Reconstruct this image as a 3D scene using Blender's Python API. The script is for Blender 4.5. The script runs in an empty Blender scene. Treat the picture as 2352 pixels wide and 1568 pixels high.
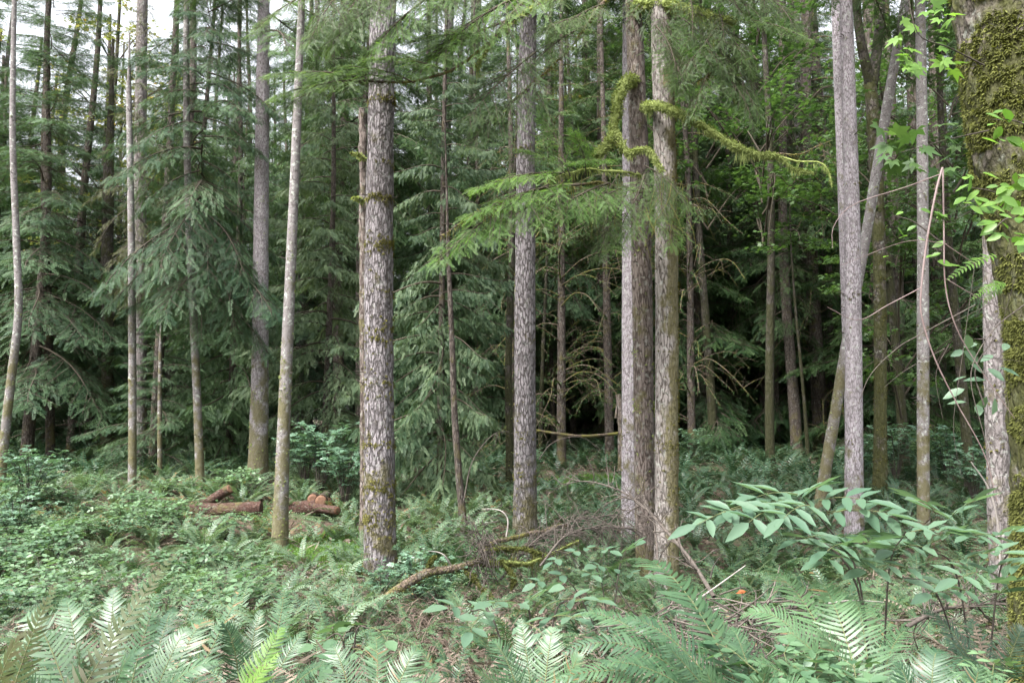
import bpy, math, random
import numpy as np
from mathutils import Vector, Matrix, Euler

rng = np.random.default_rng(11)
random.seed(11)
scene = bpy.context.scene
COL = scene.collection

# ------------------------------------------------------------------ camera, sky, sun, exposure
PITCH = math.radians(5.8)
CAM_Z = 1.8
FPX = 1832.0                                   # focal length in pixels of a 2352 x 1568 frame
cam_d = bpy.data.cameras.new('camera')
cam_d.sensor_width = 36.0
cam_d.lens = 36.0 * FPX / 2352.0
cam_d.clip_start = 0.05
cam_d.clip_end = 2000
cam_d.dof.use_dof = True
cam_d.dof.focus_distance = 11.5
cam_d.dof.aperture_fstop = 13.0
cam = bpy.data.objects.new('camera', cam_d)
COL.objects.link(cam)
cam.location = (0, 0, CAM_Z)
cam.rotation_euler = (math.pi / 2 + PITCH, 0, 0)
scene.camera = cam

SUN_DIR = Vector((-0.55, -0.55, 1.05)).normalized()       # towards the sun
world = bpy.data.worlds.new('World')
scene.world = world
world.use_nodes = True
nt = world.node_tree
nt.nodes.clear()
out = nt.nodes.new('ShaderNodeOutputWorld')
bg = nt.nodes.new('ShaderNodeBackground')
sky = nt.nodes.new('ShaderNodeTexSky')
sky.sky_type = 'NISHITA'
sky.sun_disc = False
sky.sun_elevation = math.asin(SUN_DIR.z)
sky.sun_rotation = math.atan2(SUN_DIR.x, SUN_DIR.y)
sky.dust_density = 4.0
sky.air_density = 1.0
hs = nt.nodes.new('ShaderNodeHueSaturation')              # an even cloud cover: little colour left
hs.inputs['Saturation'].default_value = 0.22
tc = nt.nodes.new('ShaderNodeTexCoord')
sx = nt.nodes.new('ShaderNodeSeparateXYZ')
mr = nt.nodes.new('ShaderNodeMapRange')                   # overcast sky: zenith brighter than the horizon
mr.inputs['From Min'].default_value = 0.0
mr.inputs['From Max'].default_value = 1.0
mr.inputs['To Min'].default_value = 0.33
mr.inputs['To Max'].default_value = 1.65
mx = nt.nodes.new('ShaderNodeMix')
mx.data_type = 'RGBA'
mx.blend_type = 'MULTIPLY'
mx.inputs['Factor'].default_value = 1.0
nt.links.new(sky.outputs[0], hs.inputs['Color'])
nt.links.new(tc.outputs['Generated'], sx.inputs[0])
nt.links.new(sx.outputs['Z'], mr.inputs['Value'])
nt.links.new(hs.outputs[0], mx.inputs[6])
nt.links.new(mr.outputs[0], mx.inputs[7])
nt.links.new(mx.outputs[2], bg.inputs['Color'])
bg.inputs['Strength'].default_value = 0.15
nt.links.new(bg.outputs[0], out.inputs['Surface'])

sun_d = bpy.data.lights.new('sun', 'SUN')
sun_d.energy = 1.5
sun_d.angle = math.radians(13)
sun_d.color = (1.0, 0.97, 0.92)
sun = bpy.data.objects.new('sun', sun_d)
COL.objects.link(sun)
sun.location = (0, 0, 40)
sun.rotation_euler = SUN_DIR.to_track_quat('Z', 'Y').to_euler()

vs = scene.view_settings
vs.view_transform = 'Standard'
vs.look = 'None'
vs.gamma = 1.0
vs.use_curve_mapping = False
vs.exposure = 2.18

cy = scene.cycles
cy.use_denoising = True
cy.denoiser = 'OPENIMAGEDENOISE'
cy.max_bounces = 5
cy.diffuse_bounces = 3
cy.glossy_bounces = 2
cy.transmission_bounces = 3
cy.transparent_max_bounces = 4
cy.caustics_reflective = False
cy.caustics_refractive = False
cy.sample_clamp_indirect = 6.0

# ------------------------------------------------------------------ geometry helpers (numpy)
CP, SP = math.cos(PITCH), math.sin(PITCH)


def P(px, py, Y):
    """world point seen at pixel (px, py) of the 2352-wide frame at distance Y ahead"""
    u = (px - 1176) / FPX
    v = (784 - py) / FPX
    t = Y / (CP - v * SP)
    return np.array([u * t, Y, CAM_Z + t * (SP + v * CP)])


def PD(py, Y):
    v = (784 - py) / FPX
    return Y / (CP - v * SP)


def vnoise(p, seed=0):
    p = np.asarray(p, dtype=np.float64)
    i = np.floor(p).astype(np.int64)
    f = p - i
    f = f * f * (3 - 2 * f)
    r = np.zeros(len(p))
    for dx in (0, 1):
        for dy in (0, 1):
            for dz in (0, 1):
                h = (i[:, 0] + dx) * 374761393 + (i[:, 1] + dy) * 668265263 + (i[:, 2] + dz) * 2147483647 + seed * 144665
                h = (h ^ (h >> 13)) * 1274126177 & 0x7fffffff
                h = (h ^ (h >> 16)) & 0xffff
                w = (f[:, 0] if dx else 1 - f[:, 0]) * (f[:, 1] if dy else 1 - f[:, 1]) * (f[:, 2] if dz else 1 - f[:, 2])
                r += w * h / 65535.0
    return r


GY = [-60, 0, 5, 8, 10.5, 13, 15, 18.5, 24, 32, 45, 80, 200]
GZ = [.3, 0, -.1, -.36, -.55, -.36, -.12, .30, .55, .8, 1.1, 1.6, 2.5]


def ground(x, y):
    x = np.atleast_1d(np.asarray(x, float))
    y = np.atleast_1d(np.asarray(y, float))
    z = np.interp(y, GY, GZ)
    q = np.stack([x * .35, y * .35, x * 0], 1)
    z = z + (vnoise(q, 3) - .5) * .28 + (vnoise(q * 4, 4) - .5) * .1
    return z


def gz(x, y):
    return float(ground(x, y)[0])


def G(px, Y):
    """point on the ground below pixel column px at distance Y"""
    u = (px - 1176) / FPX
    x = u * Y
    for _ in range(3):
        z = gz(x, Y)
        x = u * (Y * CP + (z - CAM_Z) * SP)
    return np.array([x, Y, gz(x, Y)])


class T:
    """a bundle of quads: vertices, faces, a material slot per face, a tint per vertex"""
    def __init__(s, V, Q, m=0, tint=0.5):
        s.V = np.asarray(V, np.float32).reshape(-1, 3)
        s.Q = np.asarray(Q, np.int64).reshape(-1, 4)
        s.M = np.full(len(s.Q), m, np.int32) if np.isscalar(m) else np.asarray(m, np.int32)
        s.t = np.full(len(s.V), tint, np.float32) if np.isscalar(tint) else np.asarray(tint, np.float32)


def comp(items):
    items = [i for i in items if i is not None and len(i.V)]
    if not items:
        return T(np.zeros((0, 3)), np.zeros((0, 4)))
    off = np.cumsum([0] + [len(i.V) for i in items[:-1]])
    return T(np.concatenate([i.V for i in items]), np.concatenate([i.Q + o for i, o in zip(items, off)]),
             np.concatenate([i.M for i in items]), np.concatenate([i.t for i in items]))


def inst(tp, R, t, amp=0.0):
    n = len(t)
    if n == 0:
        return T(np.zeros((0, 3)), np.zeros((0, 4)))
    k = len(tp.V)
    V = np.einsum('nij,kj->nki', np.asarray(R, np.float32), tp.V) + np.asarray(t, np.float32)[:, None, :]
    Q = tp.Q[None] + (np.arange(n) * k)[:, None, None]
    tint = tp.t[None] + (rng.random((n, 1)) - .5) * 2 * amp
    return T(V.reshape(-1, 3), Q.reshape(-1, 4), np.tile(tp.M, n), np.clip(tint, 0, 1).reshape(-1))


def nrm(a):
    a = np.asarray(a, float)
    return a / (np.linalg.norm(a, axis=-1, keepdims=True) + 1e-9)


def frames(X, Z, sx, sy=None, sz=None):
    """matrices whose columns are X*sx, Y*sy, Z*sz"""
    X = nrm(X)
    Z = np.broadcast_to(np.asarray(Z, float), X.shape)
    Y = nrm(np.cross(Z, X))
    Z = np.cross(X, Y)
    sx = np.broadcast_to(np.asarray(sx, float), (len(X),))
    sy = sx if sy is None else np.broadcast_to(np.asarray(sy, float), (len(X),))
    sz = sx if sz is None else np.broadcast_to(np.asarray(sz, float), (len(X),))
    return np.stack([X * sx[:, None], Y * sy[:, None], Z * sz[:, None]], 2)


def rotz(a, s=1.0):
    a = np.atleast_1d(a)
    s = np.broadcast_to(np.asarray(s, float), a.shape)
    c, d, z = np.cos(a), np.sin(a), np.zeros_like(a)
    R = np.stack([np.stack([c, -d, z], -1), np.stack([d, c, z], -1), np.stack([z, z, z + 1], -1)], -2)
    return R * s[:, None, None]


def path(pts, n):
    """smooth (Catmull-Rom) resampling of a point or value list"""
    p = np.asarray(pts, float)
    if p.ndim == 1:
        p = p[:, None]
    q = np.concatenate([2 * p[:1] - p[1:2], p, 2 * p[-1:] - p[-2:-1]])
    t = np.linspace(0, len(p) - 1, n)
    i = np.minimum(t.astype(int), len(p) - 2)
    f = (t - i)[:, None]
    a, b, c, d = q[i], q[i + 1], q[i + 2], q[i + 3]
    r = .5 * (2 * b + (c - a) * f + (2 * a - 5 * b + 4 * c - d) * f ** 2 + (3 * b - a - 3 * c + d) * f ** 3)
    return r


def tube(pts, rad, seg=6, m=0, tint=.5, disp=None):
    """tube along pts; disp(angle, arc, pts) -> extra radius factor"""
    p = np.asarray(pts, float)
    n = len(p)
    rad = np.broadcast_to(np.asarray(rad, float), (n,))
    tg = nrm(np.gradient(p, axis=0))
    up = np.array([1., 0, 0]) if abs(tg[0][0]) < .8 else np.array([0, 1., 0])
    nx = np.zeros_like(p)
    v = up - tg[0] * np.dot(up, tg[0])
    for i in range(n):
        v = v - tg[i] * np.dot(v, tg[i])
        v = v / (np.linalg.norm(v) + 1e-9)
        nx[i] = v
    ny = np.cross(tg, nx)
    a = np.linspace(0, 2 * np.pi, seg, endpoint=False)
    d = nx[:, None] * np.cos(a)[None, :, None] + ny[:, None] * np.sin(a)[None, :, None]
    r = np.repeat(rad[:, None], seg, 1)
    if disp is not None:
        base = p[:, None] + d * r[..., None]
        r = r + disp(base.reshape(-1, 3), d.reshape(-1, 3)).reshape(n, seg)
    V = (p[:, None] + d * r[..., None]).reshape(-1, 3)
    i, j = np.meshgrid(np.arange(n - 1), np.arange(seg), indexing='ij')
    k = (j + 1) % seg
    Q = np.stack([i * seg + j, i * seg + k, (i + 1) * seg + k, (i + 1) * seg + j], -1).reshape(-1, 4)
    return T(V, Q, m, tint)


def mesh_of(name, tp, mats, smooth=()):
    me = bpy.data.meshes.new(name)
    nv, nq = len(tp.V), len(tp.Q)
    me.vertices.add(nv)
    me.vertices.foreach_set('co', tp.V.astype(np.float32).ravel())
    me.loops.add(nq * 4)
    me.loops.foreach_set('vertex_index', tp.Q.astype(np.int32).ravel())
    me.polygons.add(nq)
    me.polygons.foreach_set('loop_start', np.arange(nq, dtype=np.int32) * 4)
    me.polygons.foreach_set('loop_total', np.full(nq, 4, np.int32))
    for m in mats:
        me.materials.append(m)
    me.polygons.foreach_set('material_index', tp.M.astype(np.int32))
    if len(smooth):
        me.polygons.foreach_set('use_smooth', np.isin(tp.M, list(smooth)))
    a = me.attributes.new('tint', 'FLOAT', 'POINT')
    a.data.foreach_set('value', tp.t.astype(np.float32))
    me.update(calc_edges=True)
    return me


def tag(o, label=None, cat=None, group=None, kind=None):
    if label: o['label'] = label
    if cat: o['category'] = cat
    if group: o['group'] = group
    if kind: o['kind'] = kind
    return o


def place(name, me, parent=None, loc=(0, 0, 0), rz=0.0, sc=1.0):
    o = bpy.data.objects.new(name, me)
    COL.objects.link(o)
    o.location = [float(c) for c in loc]
    o.rotation_euler = (0, 0, float(rz))
    o.scale = (sc, sc, sc) if np.isscalar(sc) else sc
    if parent: o.parent = parent
    return o


def obj(name, tp, mats, parent=None, origin=(0, 0, 0), smooth=()):
    """geometry given in world space, stored relative to origin (the parent's place when there is one)"""
    tp = T(tp.V - np.asarray(origin, np.float32), tp.Q, tp.M, tp.t)
    return place(name, mesh_of(name, tp, mats, smooth), parent, (0, 0, 0) if parent else origin)


def thing(name, label, cat, loc, group=None, rz=0.0, sc=1.0):
    return tag(place(name, None, None, loc, rz, sc), label, cat, group)


# ------------------------------------------------------------------ materials
def newmat(name):
    m = bpy.data.materials.new(name)
    m.use_nodes = True
    n = m.node_tree.nodes
    n.clear()
    return m, n, m.node_tree.links


def mixrgb(n, l, fac, a, b, mode='MIX'):
    x = n.new('ShaderNodeMix')
    x.data_type = 'RGBA'
    x.blend_type = mode
    for s, v in ((0, fac), (6, a), (7, b)):
        if hasattr(v, 'is_output'): l.new(v, x.inputs[s])
        elif s == 0: x.inputs[0].default_value = v
        else: x.inputs[s].default_value = (*v, 1)
    return x.outputs[2]


def math_(n, l, op, a, b=0.0, clamp=False):
    x = n.new('ShaderNodeMath')
    x.operation = op
    x.use_clamp = clamp
    for s, v in ((0, a), (1, b)):
        if hasattr(v, 'is_output'): l.new(v, x.inputs[s])
        else: x.inputs[s].default_value = v
    return x.outputs[0]


def maprange(n, l, v, a, b, c=0.0, d=1.0):
    x = n.new('ShaderNodeMapRange')
    x.interpolation_type = 'SMOOTHSTEP'
    l.new(v, x.inputs[0])
    for i, q in enumerate((a, b, c, d)): x.inputs[i + 1].default_value = q
    return x.outputs[0]


def leaf_mat(name, c0, c1, rough=.45, trans=.3, spec=.5, c2=None, p2=.1):
    """leaf: colour runs c0..c1 with each leaf's own tint; a share p2 of leaves takes the odd colour c2"""
    m, n, l = newmat(name)
    at = n.new('ShaderNodeAttribute'); at.attribute_name = 'tint'
    oi = n.new('ShaderNodeObjectInfo')
    f = math_(n, l, 'ADD', at.outputs['Fac'], math_(n, l, 'MULTIPLY', math_(n, l, 'SUBTRACT', oi.outputs['Random'], .5), .5), True)
    c = mixrgb(n, l, f, c0, c1)
    if c2:
        c = mixrgb(n, l, maprange(n, l, at.outputs['Fac'], 1 - p2 - .03, 1 - p2 + .03), c, c2)
    b = n.new('ShaderNodeBsdfPrincipled')
    l.new(c, b.inputs['Base Color'])
    b.inputs['Roughness'].default_value = rough
    b.inputs['Specular IOR Level'].default_value = spec
    tr = n.new('ShaderNodeBsdfTranslucent')
    l.new(mixrgb(n, l, 1.0, c, (1.25, 1.3, .75), 'MULTIPLY'), tr.inputs['Color'])
    ms = n.new('ShaderNodeMixShader'); ms.inputs[0].default_value = trans
    o = n.new('ShaderNodeOutputMaterial')
    l.new(b.outputs[0], ms.inputs[1]); l.new(tr.outputs[0], ms.inputs[2]); l.new(ms.outputs[0], o.inputs[0])
    return m


def bark_mat(name, light, dark, moss=(.095, .085, .036), moss_low=.5, moss_all=.15, sx_=26.0, sz_=6.0, crack=.22, lichen=.2, bump=.6, moss_h=3.0, side=0.0):
    """bark: long plates split by dark furrows, pale lichen spots, moss thickest low on the trunk"""
    m, n, l = newmat(name)
    t = n.new('ShaderNodeTexCoord')
    oi = n.new('ShaderNodeObjectInfo')
    off = n.new('ShaderNodeVectorMath'); off.operation = 'ADD'
    l.new(t.outputs['Object'], off.inputs[0])
    sc = n.new('ShaderNodeVectorMath'); sc.operation = 'SCALE'
    sc.inputs[0].default_value = (13, 7, 29)
    l.new(oi.outputs['Random'], sc.inputs['Scale'])
    l.new(sc.outputs[0], off.inputs[1])
    mp = n.new('ShaderNodeMapping'); mp.inputs['Scale'].default_value = (sx_, sx_, sz_)
    l.new(off.outputs[0], mp.inputs[0])
    nz = n.new('ShaderNodeTexNoise'); nz.inputs['Scale'].default_value = 1.3; nz.inputs['Detail'].default_value = 3
    l.new(mp.outputs[0], nz.inputs['Vector'])
    dis = n.new('ShaderNodeVectorMath'); dis.operation = 'MULTIPLY_ADD'
    l.new(nz.outputs['Color'], dis.inputs[0]); dis.inputs[1].default_value = (1.1, 1.1, 1.1); l.new(mp.outputs[0], dis.inputs[2])
    vo = n.new('ShaderNodeTexVoronoi'); vo.feature = 'DISTANCE_TO_EDGE'; vo.inputs['Scale'].default_value = 1.0
    l.new(dis.outputs[0], vo.inputs['Vector'])
    fn = n.new('ShaderNodeTexNoise'); fn.inputs['Scale'].default_value = 40; fn.inputs['Detail'].default_value = 5
    l.new(off.outputs[0], fn.inputs['Vector'])
    n2 = n.new('ShaderNodeTexNoise'); n2.inputs['Scale'].default_value = .8; n2.inputs['Detail'].default_value = 6; n2.inputs['Roughness'].default_value = .7
    l.new(mp.outputs[0], n2.inputs['Vector'])
    edge = math_(n, l, 'ADD', vo.outputs['Distance'], math_(n, l, 'MULTIPLY', math_(n, l, 'SUBTRACT', n2.outputs['Fac'], .5), .6))
    plate = maprange(n, l, edge, -.02, crack)
    big = n.new('ShaderNodeTexNoise'); big.inputs['Scale'].default_value = 2.2; big.inputs['Detail'].default_value = 4
    l.new(off.outputs[0], big.inputs['Vector'])
    c = mixrgb(n, l, plate, dark, light)
    c = mixrgb(n, l, maprange(n, l, fn.outputs['Fac'], .35, .7, 0, .35), c, tuple(q * .6 for q in light))
    c = mixrgb(n, l, maprange(n, l, big.outputs['Fac'], .4, .65, 0, .45), c, tuple((q * .35 + r * .5) for q, r in zip(light, dark)))
    li = n.new('ShaderNodeTexNoise'); li.inputs['Scale'].default_value = 14; li.inputs['Detail'].default_value = 4
    l.new(off.outputs[0], li.inputs['Vector'])
    c = mixrgb(n, l, math_(n, l, 'MULTIPLY', maprange(n, l, li.outputs['Fac'], .56, .66), lichen), c, (.42, .45, .40))
    # moss
    sp = n.new('ShaderNodeSeparateXYZ'); l.new(t.outputs['Object'], sp.inputs[0])
    low = maprange(n, l, sp.outputs['Z'], 0.0, moss_h, moss_low, 0.0)
    mn = n.new('ShaderNodeTexNoise'); mn.inputs['Scale'].default_value = 3.2; mn.inputs['Detail'].default_value = 6; mn.inputs['Roughness'].default_value = .65
    l.new(off.outputs[0], mn.inputs['Vector'])
    amt = math_(n, l, 'ADD', low, moss_all)
    if side:
        ge = n.new('ShaderNodeNewGeometry')
        sn = n.new('ShaderNodeSeparateXYZ'); l.new(ge.outputs['Normal'], sn.inputs[0])
        amt = math_(n, l, 'ADD', amt, math_(n, l, 'MULTIPLY', sn.outputs['X'], side))
    mf = math_(n, l, 'ADD', math_(n, l, 'SUBTRACT', mn.outputs['Fac'], .62), math_(n, l, 'MULTIPLY', amt, .26))
    mf = maprange(n, l, mf, -.05, .12, 0, .85)
    mc = mixrgb(n, l, fn.outputs['Fac'], tuple(q * .45 for q in moss), tuple(min(1, q * 1.5) for q in moss))
    c = mixrgb(n, l, mf, c, mc)
    b = n.new('ShaderNodeBsdfPrincipled')
    l.new(c, b.inputs['Base Color'])
    b.inputs['Roughness'].default_value = .9
    b.inputs['Specular IOR Level'].default_value = .2
    h = math_(n, l, 'ADD', plate, math_(n, l, 'MULTIPLY', fn.outputs['Fac'], .7))
    h = math_(n, l, 'ADD', h, math_(n, l, 'MULTIPLY', mf, .5))
    bu = n.new('ShaderNodeBump'); bu.inputs['Strength'].default_value = bump; bu.inputs['Distance'].default_value = .03
    l.new(h, bu.inputs['Height']); l.new(bu.outputs[0], b.inputs['Normal'])
    o = n.new('ShaderNodeOutputMaterial'); l.new(b.outputs[0], o.inputs[0])
    return m


def plain_mat(name, a, b_, scale=12, rough=.85, bump=.3):
    m, n, l = newmat(name)
    t = n.new('ShaderNodeTexCoord')
    nz = n.new('ShaderNodeTexNoise'); nz.inputs['Scale'].default_value = scale; nz.inputs['Detail'].default_value = 6
    l.new(t.outputs['Object'], nz.inputs['Vector'])
    at = n.new('ShaderNodeAttribute'); at.attribute_name = 'tint'
    f = math_(n, l, 'ADD', maprange(n, l, nz.outputs['Fac'], .3, .7, -.25, .25), at.outputs['Fac'], True)
    b = n.new('ShaderNodeBsdfPrincipled')
    l.new(mixrgb(n, l, f, a, b_), b.inputs['Base Color'])
    b.inputs['Roughness'].default_value = rough
    b.inputs['Specular IOR Level'].default_value = .25
    bu = n.new('ShaderNodeBump'); bu.inputs['Strength'].default_value = bump; bu.inputs['Distance'].default_value = .02
    l.new(nz.outputs['Fac'], bu.inputs['Height']); l.new(bu.outputs[0], b.inputs['Normal'])
    o = n.new('ShaderNodeOutputMaterial'); l.new(b.outputs[0], o.inputs[0])
    return m


M = {}
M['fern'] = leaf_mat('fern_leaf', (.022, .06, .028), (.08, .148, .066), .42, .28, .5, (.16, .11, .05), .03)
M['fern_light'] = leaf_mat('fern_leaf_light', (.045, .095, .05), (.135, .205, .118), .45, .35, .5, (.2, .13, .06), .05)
M['fern_shaded'] = leaf_mat('fern_leaf_shade', (.022, .058, .032), (.05, .105, .056), .42, .3, .5)  # fern green darkened, shade of the denser cover painted into the leaf
M['fern_old'] = leaf_mat('fern_leaf_old', (.045, .036, .012), (.045, .07, .018), .55, .35, .3)
M['fern_bright'] = leaf_mat('fern_leaf_young', (.065, .15, .02), (.11, .20, .03), .5, .4, .4)
M['fir'] = leaf_mat('fir_needles', (.022, .052, .02), (.085, .145, .048), .55, .25, .2)
M['fir_blue'] = leaf_mat('fir_needles_blue', (.026, .06, .032), (.095, .155, .075), .55, .25, .22)
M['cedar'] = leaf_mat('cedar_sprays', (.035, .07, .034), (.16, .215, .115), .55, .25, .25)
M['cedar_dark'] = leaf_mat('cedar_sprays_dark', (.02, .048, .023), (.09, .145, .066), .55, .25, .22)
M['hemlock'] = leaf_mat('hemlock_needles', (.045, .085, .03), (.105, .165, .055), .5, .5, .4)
M['hemlock_lit'] = leaf_mat('hemlock_needles_lit', (.07, .145, .035), (.145, .24, .065), .5, .5, .35)  # lighter copy of the hemlock needles, light on the boughs put into the colour
M['tan'] = leaf_mat('dying_needles', (.055, .075, .04), (.13, .135, .08), .7, .3, .2)
M['maple'] = leaf_mat('maple_leaf', (.035, .08, .026), (.085, .15, .045), .45, .4, .45, (.28, .2, .03), .05)
M['maple_gold'] = leaf_mat('maple_leaf_golden', (.10, .13, .045), (.24, .22, .09), .5, .45, .35, (.35, .22, .05), .12)
M['maple_bright'] = leaf_mat('maple_leaf_bright', (.06, .14, .025), (.15, .27, .05), .45, .45, .45)
M['elder'] = leaf_mat('elder_leaf', (.07, .135, .085), (.14, .22, .14), .42, .42, .5, (.17, .24, .07), .05)
M['shrub'] = leaf_mat('shrub_leaf', (.045, .10, .05), (.155, .25, .125), .45, .35, .5, (.25, .33, .06), .06)
M['herb'] = leaf_mat('herb_leaf', (.03, .07, .03), (.095, .165, .07), .5, .35, .35, (.2, .22, .06), .06)
M['shrub_blue'] = leaf_mat('shrub_leaf_blue', (.06, .13, .08), (.13, .22, .14), .4, .3, .55)
M['grass'] = leaf_mat('grass_blade', (.07, .155, .028), (.15, .26, .06), .5, .4, .3)
M['moss'] = leaf_mat('moss_strand', (.14, .175, .055), (.285, .33, .12), .8, .3, .15)
M['moss_dark'] = leaf_mat('moss_strand_dark', (.075, .07, .02), (.17, .16, .05), .8, .3, .15)
M['moss_bed'] = plain_mat('moss_bed', (.14, .17, .05), (.30, .35, .115), 16, .95, .8)
M['moss_mid'] = leaf_mat('moss_strand_mid', (.05, .056, .014), (.16, .17, .05), .8, .3, .15)
M['litter'] = leaf_mat('dead_litter', (.075, .058, .045), (.22, .18, .14), .8, .2, .15)
M['stalk'] = plain_mat('stalk', (.06, .075, .03), (.12, .125, .055), 20, .6)
M['twig'] = plain_mat('dead_twig', (.03, .025, .021), (.12, .10, .086), 30)
M['branch'] = plain_mat('branch_bark', (.03, .024, .018), (.085, .07, .05), 18)
M['whip'] = plain_mat('red_whip_bark', (.10, .065, .06), (.22, .17, .165), 10, .5)
M['pale_stick'] = plain_mat('bleached_stick', (.16, .14, .125), (.34, .31, .29), 14, .8)
M['dry'] = leaf_mat('dry_stems', (.06, .045, .037), (.20, .155, .125), .8, .15, .15)
M['cut_wood'] = plain_mat('cut_log_end', (.085, .045, .03), (.19, .105, .066), 25, .8)
M['log_red'] = bark_mat('rotten_red_wood', (.085, .05, .04), (.045, .022, .016), moss_low=.1, moss_all=.1, sx_=20, sz_=20, lichen=.1)
M['branch_moss'] = bark_mat('mossy_branch_bark', (.16, .12, .09), (.045, .035, .025), moss=(.13, .125, .03), moss_low=.0, moss_all=.45, sx_=26, sz_=26, lichen=.15)
M['bark_grey'] = bark_mat('grey_fir_bark', (.25, .227, .236), (.055, .046, .043), moss_low=.75, moss_all=-.05, sx_=24, sz_=6, crack=.2, bump=.9)
M['bark_alder'] = bark_mat('pale_alder_bark', (.205, .188, .186), (.085, .075, .07), moss_low=.9, moss_all=.0, sx_=18, sz_=16, crack=.1, lichen=.6, bump=.35, moss_h=6)
M['bark_lilac'] = bark_mat('lilac_fir_bark', (.32, .29, .31), (.10, .085, .085), moss_low=.5, moss_all=-.08, sx_=30, sz_=10, crack=.2, lichen=.35, bump=.45, moss_h=4)
M['bark_mossfoot'] = bark_mat('moss_footed_fir_bark', (.30, .272, .285), (.10, .085, .085), moss_low=1.05, moss_all=-.1, sx_=30, sz_=10, crack=.2, lichen=.3, bump=.45, moss_h=4.5)
M['bark_giant'] = bark_mat('giant_maple_bark', (.14, .12, .105), (.03, .025, .02), moss=(.052, .056, .015), moss_low=.4, moss_all=.75, sx_=14, sz_=5, lichen=.3, moss_h=6)
M['bark_brown'] = bark_mat('brown_hemlock_bark', (.17, .14, .125), (.035, .025, .02), moss_low=.3, moss_all=.2, sx_=22, sz_=5, crack=.18, lichen=.25)
M['bark_mossy'] = bark_mat('mossy_bark', (.24, .215, .20), (.04, .032, .025), moss_low=.5, moss_all=.25, sx_=24, sz_=6, crack=.16, lichen=.3, side=.9, moss_h=12)
M['bark_green'] = bark_mat('green_mossy_bark', (.075, .064, .055), (.02, .017, .014), moss=(.034, .036, .014), moss_low=.5, moss_all=.55, sx_=16, sz_=5, lichen=.1, moss_h=6)
M['bark_dark'] = bark_mat('dark_far_bark', (.11, .09, .078), (.03, .024, .02), moss_low=.35, moss_all=.12, sx_=20, sz_=5, lichen=.15)
M['bark_far'] = bark_mat('far_grey_bark', (.18, .16, .158), (.085, .074, .07), moss_low=.4, moss_all=.1, sx_=20, sz_=6, lichen=.3)


def ground_mat():
    m, n, l = newmat('forest_floor')
    t = n.new('ShaderNodeTexCoord')
    a = n.new('ShaderNodeTexNoise'); a.inputs['Scale'].default_value = 1.1; a.inputs['Detail'].default_value = 8
    b_ = n.new('ShaderNodeTexNoise'); b_.inputs['Scale'].default_value = 24; b_.inputs['Detail'].default_value = 6
    l.new(t.outputs['Object'], a.inputs[0]); l.new(t.outputs['Object'], b_.inputs[0])
    c = mixrgb(n, l, maprange(n, l, b_.outputs['Fac'], .3, .7), (.02, .014, .009), (.11, .07, .045))
    c = mixrgb(n, l, maprange(n, l, a.outputs['Fac'], .48, .62), c, (.04, .06, .02))
    b = n.new('ShaderNodeBsdfPrincipled'); l.new(c, b.inputs['Base Color']); b.inputs['Roughness'].default_value = .95
    bu = n.new('ShaderNodeBump'); bu.inputs['Strength'].default_value = .8; bu.inputs['Distance'].default_value = .05
    l.new(b_.outputs['Fac'], bu.inputs['Height']); l.new(bu.outputs[0], b.inputs['Normal'])
    o = n.new('ShaderNodeOutputMaterial'); l.new(b.outputs[0], o.inputs[0])
    return m


# ------------------------------------------------------------------ the ground: one sheet to the horizon
def build_ground():
    ys = np.concatenate([np.linspace(-300, -12, 12), np.linspace(-10, 40, 160), np.linspace(41, 90, 40), np.linspace(100, 900, 14)])
    xs = np.concatenate([np.linspace(-700, -45, 12), np.linspace(-40, 40, 200), np.linspace(45, 700, 12)])
    X, Y = np.meshgrid(xs, ys, indexing='xy')
    Z = ground(X.ravel(), Y.ravel())
    V = np.stack([X.ravel(), Y.ravel(), Z], 1)
    nx, ny = len(xs), len(ys)
    i, j = np.meshgrid(np.arange(nx - 1), np.arange(ny - 1), indexing='xy')
    a = (j * nx + i).ravel()
    tp = T(V, np.stack([a, a + 1, a + nx + 1, a + nx], 1))
    o = obj('ground', tp, [ground_mat()], smooth=(0,))
    tag(o, 'dark brown forest floor under the ferns', 'ground', kind='structure')


build_ground()

# ------------------------------------------------------------------ leaf templates (along +X, normal +Z)
QUAD = T([(0, 0, 0), (.42, -.5, .03), (1, 0, 0), (.42, .5, .03)], [(0, 1, 2, 3)])
LEAF = T([(0, 0, 0), (.5, 0, -.03), (1, 0, -.05), (.2, .36, .05), (.52, .5, .05), (.8, .27, -.02), (.2, -.36, .05), (.52, -.5, .05), (.8, -.27, -.02)],
         [(0, 1, 4, 3), (1, 2, 5, 4), (0, 6, 7, 1), (1, 7, 8, 2)])


def maple_tpl():
    V = [(0, 0, 0)]
    Q = []
    for k, (a, r) in enumerate(((-95, .55), (-45, .85), (0, 1.0), (45, .85), (95, .55))):
        a = math.radians(a)
        w = math.radians(24)
        b = len(V)
        V += [(r * .52 * math.cos(a - w), r * .52 * math.sin(a - w), .04), (r * math.cos(a), r * math.sin(a), -.06), (r * .52 * math.cos(a + w), r * .52 * math.sin(a + w), .04)]
        Q.append((0, b, b + 1, b + 2))
    return T(V, Q)


MAPLE = maple_tpl()


def leaves_at(pos, dirs, nor, ln, wd, tp=QUAD, amp=.3):
    return inst(tp, frames(dirs, nor, ln, wd, ln), pos, amp)


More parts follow.
